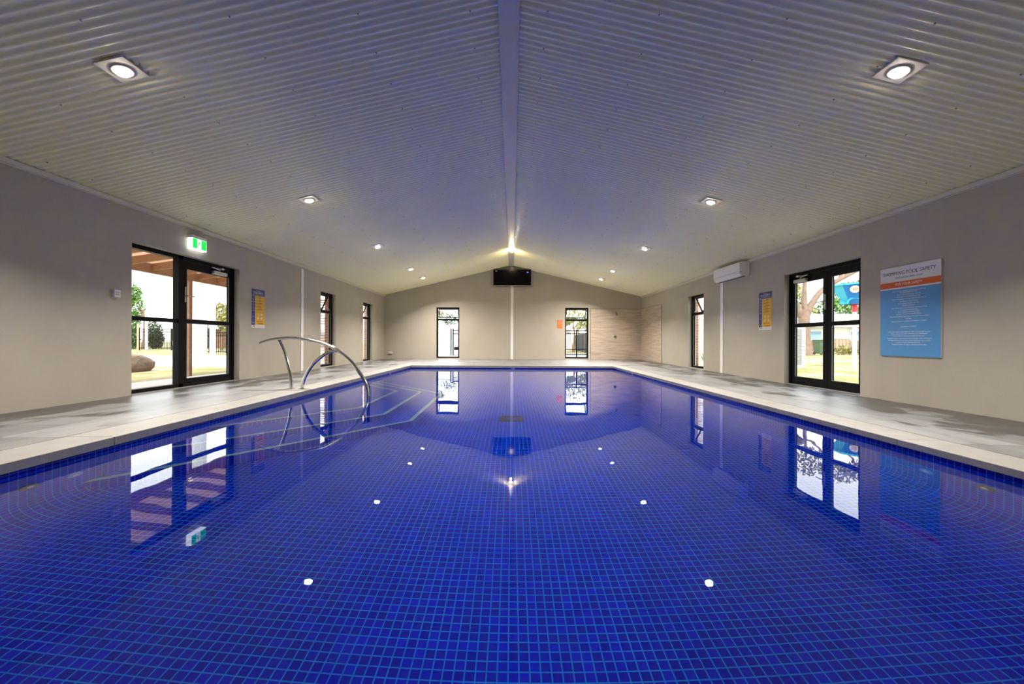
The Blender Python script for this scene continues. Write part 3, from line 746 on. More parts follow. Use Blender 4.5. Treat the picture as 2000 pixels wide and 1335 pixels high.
# ------------------------------------------------------------------ television
t = empty('television', (0.0, YF - 0.045, 2.97), label='wide black television on the far wall under the ceiling ridge', cat='television')
tw, thh = 1.50, 0.64; tilt = R(6)
def TT(p):
    x, y, z = p; return (x, -0.12 + y * math.cos(tilt) - z * math.sin(tilt), z * math.cos(tilt) + y * math.sin(tilt))
def tbx(b, x0, x1, y0, y1, z0, z1):
    vs = [TT((x, y, z)) for z in (z0, z1) for (x, y) in ((x0, y0), (x1, y0), (x1, y1), (x0, y1))]
    b.add(vs, [(3, 2, 1, 0), (4, 5, 6, 7), (0, 1, 5, 4), (1, 2, 6, 5), (2, 3, 7, 6), (3, 0, 4, 7)])
b = MB(); tbx(b, -tw / 2 - .01, tw / 2 + .01, 0, 0.05, 0, thh); b.build('casing', M['dark_plastic'], t, bevel=0.004)
b = MB(); tbx(b, -tw / 2 + .012, tw / 2 - .012, -0.003, 0.001, 0.02, thh - .012); b.build('screen', M['screen'], t)
b = MB(); tbx(b, -tw / 2 - .01, tw / 2 + .01, -0.005, 0.03, -0.010, 0.006); b.build('lower_edge', M['silver'], t)
b = MB(); tbx(b, tw / 2 - .17, tw / 2 - .10, -0.005, -0.003, thh - .14, thh - .09); b.build('screen_mark', M['standby'], t)
b = MB(); tbx(b, -tw / 2 + .07, -tw / 2 + .15, -0.005, -0.003, thh - .08, thh - .055); b.build('corner_mark', M['grey_plastic'], t)
b = MB(); b.box(-0.25, 0.25, -0.085, 0.02, 0.15, 0.2); b.box(-0.25, 0.25, -0.12, 0.02, 0.42, 0.47); b.box(-0.2, 0.2, 0.0, 0.02, 0.1, 0.55); b.build('wall_bracket', M['black'], t)

# ------------------------------------------------------------------ air conditioner (right wall)
t = empty('air_conditioner', (XR, 9.40, 2.20), label='white split system air conditioner high on the right wall', cat='air conditioner')
y0, y1 = -0.575, 0.575
def ext_prof(b, prof, ya, yb, mi=0): b.poly([(x, ya, z) for x, z in prof], (0, yb - ya, 0), mi)
b = MB(); ext_prof(b, [(0, 0.02), (0, 0.325), (-0.17, 0.325), (-0.17, 0.03), (-0.06, 0.0)], y0, y1); b.build('body', M['white_plastic'], t, bevel=0.008)
b = MB(); ext_prof(b, [(-0.165, 0.325), (-0.215, 0.318), (-0.226, 0.300), (-0.226, 0.105), (-0.165, 0.105)], y0 + 0.004, y1 - 0.004); b.build('front_panel', M['white_plastic'], t, bevel=0.010)
b = MB(); ext_prof(b, [(-0.165, 0.098), (-0.224, 0.098), (-0.214, 0.055), (-0.175, 0.012), (-0.13, 0.004), (-0.13, 0.03)], y0 + 0.012, y1 - 0.012); b.build('louvre', M['white_plastic'], t, bevel=0.004)
b = MB(); b.box(-0.2, -0.12, y0 + 0.02, y1 - 0.02, 0.090, 0.108); b.box(-0.115, -0.07, y0 + 0.03, y1 - 0.03, 0.0, 0.006); b.build('air_slot', M['dark_plastic'], t)
b = MB()
for k in range(9): b.box(-0.16, -0.02, y0 + 0.05 + k * 0.118, y0 + 0.14 + k * 0.118, 0.323, 0.329)
b.build('intake_grille', M['grey_plastic'], t)
b = MB(); b.box(-0.2285, -0.2255, 0.04, 0.14, 0.268, 0.276); b.build('badge', M['silver'], t)

# ------------------------------------------------------------------ exit sign
t = empty('exit_sign', (XL, 6.52, 2.20), label='green and white lit exit sign above the left door', cat='sign')
b = MB(); b.box(0, 0.085, -0.15, 0.15, 0.175, 0.222); b.build('housing', M['white_plastic'], t, bevel=0.004)
b = MB(); b.box(0.002, 0.080, -0.147, 0.147, 0.0, 0.176); b.build('diffuser', M['exit_side'], t)
b = MB(); b.box(0.080, 0.084, -0.138, 0.140, 0.018, 0.172); b.build('green_face', M['exit_green'], t)
b = MB(); b.box(0.084, 0.0855, -0.050, 0.030, 0.018, 0.168); b.build('doorway_symbol', M['exit_white'], t)
def flat(b, pts, x): b.poly([(x, y, z) for y, z in pts], (0.0008, 0, 0))
b = MB()
def limb(a, c, w):
    a = Vector(a); c = Vector(c); d = (c - a).normalized(); n_ = Vector((-d.y, d.x)) * w / 2
    flat(b, [tuple(a - n_), tuple(c - n_), tuple(c + n_), tuple(a + n_)], 0.0855)
flat(b, [(-0.008 + 0.010 * math.cos(k * math.pi / 6), 0.140 + 0.010 * math.sin(k * math.pi / 6)) for k in range(12)], 0.0855)
limb((-0.010, 0.128), (-0.022, 0.085), 0.020); limb((-0.008, 0.122), (0.014, 0.105), 0.007); limb((0.014, 0.105), (0.020, 0.090), 0.006)
limb((-0.014, 0.124), (-0.040, 0.116), 0.007); limb((-0.040, 0.116), (-0.046, 0.100), 0.006)
limb((-0.022, 0.088), (0.000, 0.064), 0.010); limb((0.000, 0.064), (-0.004, 0.036), 0.008)
limb((-0.024, 0.088), (-0.034, 0.060), 0.010); limb((-0.034, 0.060), (-0.062, 0.056), 0.008)
b.build('running_figure', M['exit_green'], t)

# ------------------------------------------------------------------ small fittings
t = empty('wall_switch', (XL, 5.21, 1.29), label='small white switch box on the left wall beside the door', cat='switch')
b = MB(); b.box(0, 0.040, -0.040, 0.040, 0, 0.098); b.build('box', M['white_plastic'], t, bevel=0.004)
b = MB()
for i in (-1, 1):
    for j in (0, 1): b.box(0.040, 0.043, i * 0.014 - 0.009, i * 0.014 + 0.009, 0.027 + j * 0.026, 0.046 + j * 0.026)
b.build('rocker', M['grey_plastic'], t)
t = empty('power_outlet', (-4.94, YF, 0.20), label='small white outlet low on the far wall near the left corner', cat='outlet')
b = MB(); b.box(-0.07, 0.07, -0.05, 0, 0, 0.085); b.build('cover', M['white_plastic'], t, bevel=0.005)
b = MB(); b.box(-0.05, 0.05, -0.056, -0.05, 0.02, 0.06); b.build('flap', M['grey_plastic'], t, bevel=0.002)
# shower tiling, trim, shower head and mixer
b = MB(); b.box(3.20, XR, YF - 0.012, YF, 0.0, 2.055); b.box(XR - 0.012, XR, 14.0, YF - 0.012, -0.03, 2.055)
tag(b.build('wall_tiling', M['shower'], autouv=True), label='beige stone look tiled shower corner at the far right', cat='tiling', kind='structure')
b = MB(); b.box(XR - 0.016, XR, 13.985, 14.0, -0.03, 2.06); b.box(3.188, 3.20, YF - 0.016, YF, 0, 2.06)
b.box(3.188, XR, YF - 0.016, YF, 2.055, 2.063); b.box(XR - 0.016, XR, 13.985, YF, 2.055, 2.063)
tag(b.build('trim_7', M['chrome']), kind='structure', label='thin metal edge trim round the beige shower tiles', cat='trim')
t = empty('wall_shower', (4.22, YF - 0.012, 1.90), label='small chrome shower head high on the beige tiled far wall', cat='shower')
MB().cyl((0, 0, 0), (0, -1, 0), 0.028, 0.010, 20).build('wall_flange', M['chrome'], t)
MB().tube(catmull([(0, -0.005, 0), (0, -0.06, 0.012), (0, -0.12, -0.005), (0, -0.15, -0.04)]), 0.011, 10).build('arm', M['chrome'], t)
b = MB(); b.tube([(0, -0.145, -0.035), (0, -0.165, -0.07), (0, -0.18, -0.095)], [0.014, 0.030, 0.042], 20); b.build('rose', M['chrome'], t)
t = empty('shower_mixer', (4.20, YF - 0.012, 0.93), label='small chrome shower mixer below the shower head', cat='tap')
MB().cyl((0, 0, 0), (0, -1, 0), 0.055, 0.012, 24).build('plate', M['chrome'], t)
b = MB(); b.cyl((0, -0.01, 0), (0, -1, 0), 0.026, 0.05, 20); b.tube([(0, -0.045, 0), (-0.05, -0.07, 0.05)], 0.009, 8); b.build('lever', M['chrome'], t)

# ------------------------------------------------------------------ signs
def sign_box(parent, name, x0, x1, z0, z1, y0, y1, m): 
    b = MB(); b.box(x0, x1, y0, y1, z0, z1); return b.build(name, M[m], parent)
# big sign; local x to the right, front faces -y
t = empty('safety_sign_board', (XR - 0.001, 5.268, 0.555), R(-90), label='large white, orange and blue swimming pool safety sign on the right wall', cat='sign')
w, h = 0.80, 1.215
sign_box(t, 'backing_board', -w / 2, w / 2, 0, h, -0.018, 0.0, 'sign_white')
sign_box(t, 'blue_panel', -w / 2, w / 2, 0, h * 0.750, -0.0186, -0.018, 'sign_blue')
sign_box(t, 'orange_band', -w / 2, w / 2, h * 0.766, h * 0.832, -0.0186, -0.018, 'sign_orange')
fy = -0.0192
text_part('title_text', [('SWIMMING', 0.066, -0.205, h * 0.925, 0.93), ('POOL', 0.066, 0.045, h * 0.925, 0.93), ('SAFETY', 0.066, 0.242, h * 0.925, 0.93)], M['navy_text'], t, fy)
text_part('hours_text', [('OPEN HOURS: 8AM - DUSK', 0.034, 0, h * 0.873, 0.92)], M['navy_text'], t, fy)
text_part('band_text', [('FOR YOUR SAFETY', 0.046, 0, h * 0.799, 0.92)], M['white_ink'], t, fy)
LN = [('This is an unsupervised area - please be aware at all times', .7230), ('and USE EXTREME CAUTION', .7030), ('The use of this facility is at your own risk', .6810), ('All persons must be showered at all times', .6580),
      ('Children must be supervised when using the swimming pool', .6330), ('No running, bombing or diving', .6080), ('Pool surfaces are slippery when wet', .5830), ('No glass in this facility', .5600),
      ('Food, drink or alcohol is permitted only outside the pool area', .5340), ('No jumping without supervision', .5120), ('Do not swim if you have been unwell', .4890), ('Swim wear must be worn by small children', .4660),
      ('Please ensure all personal belongings are kept clear of the pool fence', .4400), ('at all times', .4160), ('Report all incidents to management immediately or reception', .3880),
      ('CUSTOMARY WARNING', .3260), ('Persons with infections, heart disease or other conditions must not enter', .2700), ('without seeking medical advice before using the swimming pool', .2500), ('Persons under the influence of alcohol must not enter', .2250),
      ('Management takes no responsibility for loss or damage in this swimming pool', .1980), ('The Management reserves the right to refuse entry and to ask any person', .1760), ('to leave the pool if behaving improperly', .1560), ('Management reserves the right to close the pool at any time', .1320)]
text_part('rules_text', [(a, 0.0235, 0, h * z, 0.80) for a, z in LN], M['white_ink'], t, fy)
# two tall safety posters
def poster():
    t = empty('safety_poster', cat='poster', group='blue and yellow pool safety posters')
    W2, H2 = 0.42, 0.785
    sign_box(t, 'sheet', -W2 / 2, W2 / 2, 0, H2, -0.006, 0, 'sign_white')
    sign_box(t, 'header', -W2 / 2, W2 / 2, H2 - 0.135, H2, -0.0064, -0.006, 'navy')
    sign_box(t, 'yellow_panel', -W2 / 2 + 0.115, W2 / 2, 0.065, H2 - 0.140, -0.0064, -0.006, 'yellow')
    z = H2 - 0.142
    rows = [0.055, 0.055, 0.055, 0.055, 0.05, 0.24, 0.048]; nums = []
    for r_ in rows:
        b = MB(); b.box(-W2 / 2, -W2 / 2 + 0.105, -0.0064, -0.006, z - r_, z); tb_ = b.build('number_tab', M['navy'], t)
        nums.append((z - r_ / 2)); text_part('tab_number', [(str(len(nums)), 0.034, -W2 / 2 + 0.055, z - r_ / 2 - 0.002)], M['white_ink'], tb_, -0.0068); z -= r_ + 0.0045
    text_part('header_text', [('A GUIDE TO', 0.026, 0, H2 - 0.035), ('POOL SAFETY', 0.058, 0, H2 - 0.073, 0.86), ('SWIM WITH CARE AND WATCH CHILDREN', 0.018, 0, H2 - 0.112)], M['white_ink'], t, -0.0068)
    rr = random.Random(3)
    def line(x0, x1, z0, z1):
        b = MB(); b.box(x0, x1, -0.0068, -0.0064, z0, z1); b.build('text_line', M['ink'], t)
    for i, zz in enumerate(nums[:5]):
        line(0.02, 0.02 + 0.06 + rr.random() * 0.06, zz + 0.006, zz + 0.013)
        line(-0.06, 0.12, zz - 0.006, zz - 0.003); line(-0.06, 0.02 + rr.random() * 0.1, zz - 0.015, zz - 0.012)
    line(-0.02, 0.16, nums[6], nums[6] + 0.011)
    for i in range(3): line(-0.06, 0.15, nums[5] - 0.09 - 0.009 * i, nums[5] - 0.087 - 0.009 * i)
    b = MB()
    for i in (0, 1):
        for j in (0, 1):
            cx, cz = 0.0 + i * 0.11, nums[5] + 0.045 - j * 0.075
            b.add([(cx + 0.025 * math.cos(k * math.pi / 8), -0.0068, cz + 0.025 * math.sin(k * math.pi / 8)) for k in range(16)], [tuple(range(16))])
    for zz in [nums[i] - 0.03 for i in range(5)]: b.box(-W2 / 2 + 0.13, W2 / 2 - 0.01, -0.0067, -0.0064, zz, zz + 0.0025)
    b.build('picture_spots', M['sign_white'], t)
    b = MB(); b.box(-0.17, -0.10, -0.0067, -0.006, 0.028, 0.042); b.build('footer_mark', M['ink'], t)
    b = MB(); b.box(0.0, 0.17, -0.0067, -0.006, 0.030, 0.037); b.build('footer_line', M['grey_plastic'], t)
    return t
p1 = poster(); p1.location = (XL + 0.001, 8.15, 0.985); p1.rotation_euler = (0, 0, R(90))
p1['label'] = 'tall navy and yellow pool safety poster on the left wall, beyond the glass door'
p2 = copy_tree(p1); p2.location = (XR - 0.001, 8.27, 0.990); p2.rotation_euler = (0, 0, R(-90))
p2['label'] = 'tall navy and yellow pool safety poster on the right wall, beyond the double door'
# orange prohibition sign
t = empty('prohibition_sign', (1.94, YF - 0.001, 1.265), 0, label='small orange prohibition sign on the far wall left of the right window', cat='sign')
sign_box(t, 'plate', -0.105, 0.105, 0, 0.325, -0.006, 0, 'orange2')
b = MB(); n = 28
for k in range(n):
    a0, a1 = 2 * math.pi * k / n, 2 * math.pi * (k + 1) / n
    b.poly([(r_ * math.cos(a), -0.0068, 0.215 + r_ * math.sin(a)) for r_, a in ((0.084, a0), (0.084, a1), (0.066, a1), (0.066, a0))], (0, 0.0006, 0))
c, s = math.cos(R(-40)), math.sin(R(-40))
b.poly([(x * c - z * s, -0.0068, 0.215 + x * s + z * c) for x, z in ((-0.07, -0.009), (0.07, -0.009), (0.07, 0.009), (-0.07, 0.009))], (0, 0.0006, 0))
b.build('ring', M['peach'], t)
b = MB(); b.poly([(0.012 * math.cos(k * math.pi / 6) + 0.01, -0.0066, 0.245 + 0.012 * math.sin(k * math.pi / 6)) for k in range(12)], (0, 0.0006, 0))
b.poly([(-0.04, -0.0066, 0.20), (0.01, -0.0066, 0.228), (0.03, -0.0066, 0.218), (-0.025, -0.0066, 0.188)], (0, 0.0006, 0)); b.build('figure', M['peach'], t)
text_part('sign_text', [('NO DIVING', 0.036, 0, 0.092, 0.9), ('SHALLOW WATER', 0.022, 0, 0.062, 0.9)], M['peach'], t, -0.0068)

# ------------------------------------------------------------------ OUTSIDE
GZ = -0.10
def groundmesh():
    b = MB(); xo0, xo1, yo0, yo1 = XL - TH, XR + TH, YB - 0.2, YF + TH
    for (x0, x1, y0, y1) in ((-120, xo0, -40, 140), (xo1, 120, -40, 140), (xo0, xo1, yo1, 140), (xo0, xo1, -40, yo0)):
        b.add([(x0, y0, GZ), (x1, y0, GZ), (x1, y1, GZ), (x0, y1, GZ)], [(0, 1, 2, 3)])
    return tag(b.build('ground', M['grass']), kind='structure', label='patchy green and straw coloured lawn outside', cat='lawn')
groundmesh()
b = MB(); b.box(-6.95, XL - TH, 3, 16, GZ - .1, GZ + 0.045); tag(b.build('terrace', M['path']), kind='structure', label='pale concrete strip outside the left door', cat='paving')
b = MB(); b.box(XR + TH, XR + TH + 0.35, 3, 16, GZ - .1, GZ + 0.02); tag(b.build('paving_strip', M['path']), kind='structure', label='narrow pale concrete strip outside the right door', cat='paving')
b = MB(); b.box(-60, -8.6, 12.3, 20.5, GZ - .1, GZ + 0.012); tag(b.build('driveway', M['path']), kind='structure', label='broad pale driveway across the lawn on the left', cat='driveway')
b = MB(); b.box(8.2, 60, 17.0, 18.3, GZ - .1, GZ + 0.012); tag(b.build('footpath', M['path']), kind='structure', label='pale footpath across the lawn on the right', cat='path')
b = MB(); b.box(-5, 8, 16.6, 26, GZ - .1, GZ + 0.02); tag(b.build('courtyard', M['path']), kind='structure', label='pale paving behind the far wall', cat='paving')

# veranda on the left
t = empty('veranda', (-6.4, 8.0, GZ), label='timber veranda roof outside the left door', cat='veranda')
def vo(b, x0, x1, y0, y1, z0, z1): b.box(x0 + 6.4, x1 + 6.4, y0 - 8, y1 - 8, z0 - GZ, z1 - GZ)
b = MB(); vo(b, -7.50, -7.42, 3.6, 13.0, 2.11, 2.30); b.build('eaves_beam', M['timber'], t)
for k in range(15):
    y = 4.0 + 0.6 * k; b = MB()
    b.poly([(-7.42 + 6.4, y - 8, 2.16 - GZ), (-5.48 + 6.4, y - 8, 2.44 - GZ), (-5.48 + 6.4, y - 8, 2.58 - GZ), (-7.42 + 6.4, y - 8, 2.30 - GZ)], (0, 0.05, 0)); b.build('rafter', M['timber'], t)
b = MB(); b.poly([(-7.75 + 6.4, 3.6 - 8, 2.262 - GZ), (-5.46 + 6.4, 3.6 - 8, 2.592 - GZ), (-5.46 + 6.4, 3.6 - 8, 2.60 - GZ), (-7.75 + 6.4, 3.6 - 8, 2.27 - GZ)], (0, 9.4, 0)); b.build('roof_sheet', M['poly'], t)
b = MB(); vo(b, -7.505, -7.415, 9.15, 9.24, GZ, 2.11); b.build('post', M['timber'], t)
b = MB(); vo(b, -7.505, -7.415, 4.3, 4.39, GZ, 2.11); b.build('post', M['timber'], t)

# boulder
def blob(name, c, rad, m, seed, label, cat, rough=0.25, lvl=3):
    bm = bmesh.new(); bmesh.ops.create_icosphere(bm, subdivisions=lvl, radius=1.0); rr = random.Random(seed)
    cuts = [(Vector((1, 0, 0)).normalized(), .70), (Vector((.2, -.9, .1)).normalized(), .7), (Vector((.3, 0, 1)).normalized(), .78), (Vector((.8, -.5, .1)).normalized(), .80)] + [(Vector((rr.uniform(-1, 1), rr.uniform(-1, 1), rr.uniform(-.6, 1))).normalized(), rr.uniform(0.70, 0.92)) for _ in range(16)]
    for v in bm.verts:
        for n_, d in cuts:
            e_ = v.co.dot(n_) - d
            if e_ > 0: v.co -= n_ * e_ * 0.92
        v.co += Vector([rr.uniform(-1, 1) for _ in range(3)]) * 0.02
        v.co = Vector((v.co.x * rad[0], v.co.y * rad[1], v.co.z * rad[2]))
    me = bpy.data.meshes.new(name); bm.to_mesh(me); bm.free(); me.materials.append(m)
    o = bpy.data.objects.new(name, me); COL.objects.link(o); o.location = c; return tag(o, label=label, cat=cat)
blob('boulder', (-10.3, 10.25, GZ + 0.10), (1.0, 0.7, 0.52), M['rock'], 8, 'rough brown boulder on the lawn outside the left glass panel', 'rock')

# foliage helper
def leaves(b, c, rad, n, size, rr, hollow=0.35):
    for _ in range(n):
        while True:
            p = Vector((rr.uniform(-1, 1), rr.uniform(-1, 1), rr.uniform(-1, 1)))
            if hollow < p.length < 1: break
        q = Vector((c[0] + p.x * rad[0], c[1] + p.y * rad[1], c[2] + p.z * rad[2]))
        a = Vector((rr.uniform(-1, 1), rr.uniform(-1, 1), rr.uniform(-1, 1))).normalized(); u = a.orthogonal().normalized(); w = a.cross(u)
        s = size * rr.uniform(0.6, 1.3)
        b.add([q - u * s, q + w * s * 0.45, q + u * s, q - w * s * 0.45], [(0, 1, 2, 3)])
def tree(name, loc, trunk, r0, crown, m, bark, label, seed, n=700, leaf=0.12):
    rr = random.Random(seed); t = empty(name, loc, label=label, cat='tree')
    b = MB(); b.tube(catmull([Vector(p) for p in trunk], 4), [r0 * (1 - 0.6 * i / (4 * (len(trunk) - 1))) for i in range(4 * (len(trunk) - 1) + 1)], 10)
    top = Vector(trunk[-1])
    for (c, rad) in crown: b.tube([top * 0.8, (Vector(c) + top) / 2 + Vector((0, 0, 0.05)), Vector(c)], [r0 * 0.4, r0 * 0.25, r0 * 0.1], 6)
    b.build('trunk', M[bark], t)
    b = MB(); b.fixn = False
    for (c, rad) in crown: leaves(b, c, rad, n, leaf, rr)
    b.build('foliage', M[m], t); return t
def bush(name, loc, crown, m, label, seed, n=500, leaf=0.10, cat='shrub', group=None):
    rr = random.Random(seed); t = empty(name, loc, label=label, cat=cat, group=group)
    b = MB(); b.fixn = False
    for (c, rad) in crown: leaves(b, c, rad, n, leaf, rr)
    b.build('foliage', M[m], t)
    b = MB()
    for (c, rad) in crown: b.tube([(0, 0, 0), (c[0] * 0.5, c[1] * 0.5, c[2] * 0.6), (c[0], c[1], c[2])], 0.04, 6)
    b.build('stem', M['bark_d'], t); return t

# left side far scenery
tree('tree', (-31.0, 33.5, GZ), [(0, 0, 0), (0.1, 0, 1.5), (0, 0, 3.4)], 0.14, [((-0.9, 0, 4.6), (0.6, .6, .9)), ((-0.8, 0, 3.4), (.8, .7, 1.2)), ((-1.2, 0, 2.3), (.8, .7, 1.1))], 'foliage_g', 'bark_d', 'tall bright green tree beyond the left fence', 11, 700, 0.12)
rr = random.Random(5)
hz = [(-34.8, 36.2, 1.3, 'foliage_g'), (-33.5, 37.2, 1.15, 'foliage_d'), (-32.4, 36, 1.2, 'foliage_d'), (-31.3, 37.6, 1.25, 'foliage_y'), (-30.0, 36.2, 1.15, 'foliage_y'), (-28.8, 37.2, 1.2, 'foliage_d')]
bl = ['leafy shrub with bright green leaves behind the black fence, under the tall tree', 'dark grey green shrub behind the black fence, second from the left', 'dark grey green shrub behind the black fence beside the white pole',
      'olive shrub behind the black fence right of the white pole', 'olive yellow shrub behind the black fence near the door mullion', 'dark shrub behind the black fence hidden mostly by the door mullion']
for k, (x, y, s, m_) in enumerate(hz):
    bush('shrub', (x, y, GZ), [((0, 0, 1.15 * s), (0.56, .8, 1.1 * s)), ((0.1, 0.2, 0.7 * s), (0.45, .7, .75 * s))], m_, bl[k], 20 + k, 650, 0.11, group='shrubs behind the black fence')
tree('tree', (-22.6, 31.0, GZ), [(0, 0, 0), (0.05, 0, 1.4), (0, 0, 2.4)], 0.10, [((0.0, 0, 2.9), (0.75, .7, .85)), ((0.4, 0, 2.2), (0.7, .7, .7))], 'foliage_y', 'bark_d', 'small olive tree seen through the left door leaf', 12, 600, 0.13)
def picket_fence(name, p0, p1, z0, z1, gap, label, m='black', bar=0.011, rails=(0.12, 0.86, 1.0), posts=2.4, cat='fence'):
    p0 = Vector((*p0, 0)); p1 = Vector((*p1, 0)); d = (p1 - p0); L_ = d.length; d.normalize(); H = z1 - z0
    ang = math.atan2(d.y, d.x); t = empty(name, (p0.x, p0.y, z0), ang, label=label, cat=cat)
    b = MB()
    for r_ in rails: b.box(0, L_, -0.018, 0.018, H * r_ - 0.02, H * r_ + 0.02)
    b.build('rails', M[m], t)
    b = MB(); x = gap
    while x < L_: b.box(x - bar, x + bar, -bar, bar, H * 0.04, H * 1.0); x += gap
    b.build('pickets', M[m], t)
    for k in range(int(L_ / posts) + 1):
        b = MB(); b.box(k * posts - 0.03, k * posts + 0.03, -0.03, 0.03, 0, H * 1.04); b.build('fence_post', M[m], t)
    return t
picket_fence('picket_fence', (-34, 31), (-24.0, 31), GZ, 1.55, 0.12, 'long black metal picket fence across the lawn beyond the boulder', posts=2.5)
picket_fence('picket_fence', (-18.2, 23.2), (-14.0, 23.2), GZ, 1.15, 0.11, 'short black metal picket fence seen through the left door leaf', posts=2.1)
t = empty('lamp_pole', (-27.9, 30.4, GZ), label='tall slim pale pole rising beyond the black fence', cat='pole'); 
MB().tube([(0, 0, 0), (0, 0, 2.3)], 0.09, 12).build('base_sleeve', M['paint_white'], t); MB().tube([(0, 0, 2.3), (0.02, 0, 6.3)], [0.055, 0.04], 10).build('shaft', M['silver'], t)
t = empty('marker_post', (-27.8, 29.6, GZ), label='thin peach coloured post in front of the black fence', cat='post'); MB().tube([(0, 0, 0), (0, 0, 1.95)], 0.055, 10).build('shaft', M['peach'], t); MB().cyl((0, 0, 1.95), (0, 0, 1), 0.07, 0.05, 10).build('cap', M['paint_white'], t)
for k, (x, y, r_, zt, lb) in enumerate(((-12.7, 16.2, 0.24, 4.2, 'thick tall white round column outside the left door'), (-11.95, 15.9, 0.10, 2.62, 'thin white column beside the thick white column outside'))):
    t = empty('column', (x, y, GZ), label=lb, cat='column')
    MB().tube([(0, 0, 0.06), (0, 0, zt - GZ)], r_, 24).build('shaft', M['paint_white'], t); MB().cyl((0, 0, 0), (0, 0, 1), r_ * 1.15, 0.08, 24).build('base', M['paint_white'], t); MB().cyl((0, 0, zt - GZ), (0, 0, 1), r_ * 1.1, 0.05, 24).build('cap', M['roof_sheet'], t)
t = empty('bollard', (-13.9, 16.4, GZ), label='short black and white bollard on the driveway by the door mullion', cat='bollard')
MB().tube([(0, 0, 0), (0, 0, 1.0)], 0.06, 12).build('shaft', M['black'], t); MB().tube([(0, 0, 0.6), (0, 0, 0.8)], 0.063, 12).build('band', M['paint_white'], t)
# low brick building beyond the left door
t = empty('building', (-26.5, 40, GZ), label='low brick building with a white roof beyond the short picket fence', cat='building')
b = MB(); b.box(-5, 6, 0, 5, 0, 1.9); b.build('brick_wall', M['brick'], t, autouv=True)
b = MB(); b.poly([(-5.5, -0.5, 1.9), (-5.5, 5.5, 1.9), (-5.5, 2.5, 3.0)], (12, 0, 0)); b.build('roof', M['roof_sheet'], t)

# outside the left windows: brick pier, shutters
def pier(name, x0, x1, y0, y1, lab, m='brick', zt=2.36):
    b = MB(); b.box(x0, x1, y0, y1, GZ - .1, zt); return tag(b.build(name, M[m], autouv=True), label=lab, cat='brickwork')
pier('brick_pier', -5.74, XL - TH - .012, 12.2, 12.45, 'red brick pier just outside the nearer left window')
pier('brick_pier', -5.76, XL - TH - .012, 15.5, 15.75, 'red brick pier just outside the farther left window')
pier('brick_pier', XR + TH + .012, 5.76, 12.3, 12.55, 'red brick pier just outside the right window')
pier('white_brick_wall', 5.78, 7.4, 12.7, 12.95, 'white painted brick wall behind the strappy plant', 'brick_white')
t = empty('louvre_screen', (-6.42, 12.9, GZ), label='white louvred screen outside the nearer left window', cat='screen')
b = MB(); b.box(-.7, -.64, -.02, .02, 0, 2.15); b.box(.6, .66, -.02, .02, 0, 2.15); b.box(-.7, .66, -.02, .02, 2.1, 2.16); b.build('screen_frame', M['paint_white'], t)
b = MB()
for k in range(24): b.poly([(-.64, -.03, .06 + k * .086), (-.64, .03, .1 + k * .086), (-.64, .03, .112 + k * .086), (-.64, -.03, .072 + k * .086)], (1.24, 0, 0))
b.build('slats', M['paint_white'], t)
# strappy plant
def strappy(loc, lab, h=0.62, n=70, seed=4):
    rr = random.Random(seed); b = MB(); b.fixn = False
    for _ in range(n):
        a = rr.uniform(0, 2 * math.pi); hh = h * rr.uniform(0.6, 1.1); o = rr.uniform(0.1, 0.35); w = 0.012
        pts = [Vector((rr.uniform(-.08, .08), rr.uniform(-.08, .08), 0))]; base = pts[0]
        P = [base + Vector((math.cos(a) * o * s ** 1.8, math.sin(a) * o * s ** 1.8, hh * (s - 0.25 * s ** 3))) for s in (0, .35, .7, 1)]
        sd = Vector((-math.sin(a), math.cos(a), 0)) * w
        for i in range(3):
            w0, w1 = (1, 1, .8, .1)[i], (1, 1, .8, .1)[i + 1]
            b.add([P[i] - sd * w0, P[i] + sd * w0, P[i + 1] + sd * w1, P[i + 1] - sd * w1], [(0, 1, 2, 3)])
    return tag(b.build('strappy_plant', M['strap'], loc=loc), label=lab, cat='plant')
M['strap'] = mat('bright_green_blade', (0.22, 0.42, 0.04), 0.5, var=0.4, scale=6)
strappy((5.90, 12.00, GZ), 'bright green strappy plant outside the right window', 0.75, 110)

# right side far scenery
t = empty('gum_tree', (18.6, 25.3, GZ), label='large pale barked gum tree seen through the right double door', cat='tree')
b = MB()
b.tube(catmull([(0, 0, -.05), (0.02, 0, .8), (-0.05, 0, 2.0), (-0.1, 0, 2.9)], 5), [0.42 - 0.12 * min(1, i / 5) + (0.02 if i > 10 else 0) for i in range(16)], 16)
b.build('trunk', M['bark'], t)
LIMB = [[(-0.25, 0, 2.5), (-0.7, 0, 3.5), (-1.3, 0.2, 4.5), (-1.6, .3, 6.5)], [(0.1, 0, 2.6), (0.45, 0, 3.3), (1.3, 0, 4.3), (3.6, -.2, 5.6), (5.5, -.3, 6.3)], [(0, 0, 2.6), (0.1, 0.2, 4.0), (0.4, .4, 6.5)], [(1.0, 0, 4.0), (1.7, 0, 4.2), (3.0, .2, 4.1), (4.2, .3, 4.4)],
        [(-1.0, .1, 4.2), (-0.3, .1, 5.2), (0.6, 0, 5.6), (1.9, 0, 7.2)], [(3.4, -.2, 5.5), (3.7, -.2, 4.7), (4.6, 0, 4.6)], [(2.2, 0, 4.9), (2.6, 0, 6.0), (3.6, 0, 7.2)]]
for k, L_ in enumerate(LIMB):
    pts = catmull([Vector(p) for p in L_], 5); r0 = [0.22, 0.22, 0.2, 0.09, 0.12, 0.07, 0.1][k]
    MB().tube(pts, [r0 * (1 - 0.65 * i / (len(pts) - 1)) for i in range(len(pts))], 10).build('branch', M['bark'], t)
b = MB(); b.fixn = False; rr = random.Random(9)
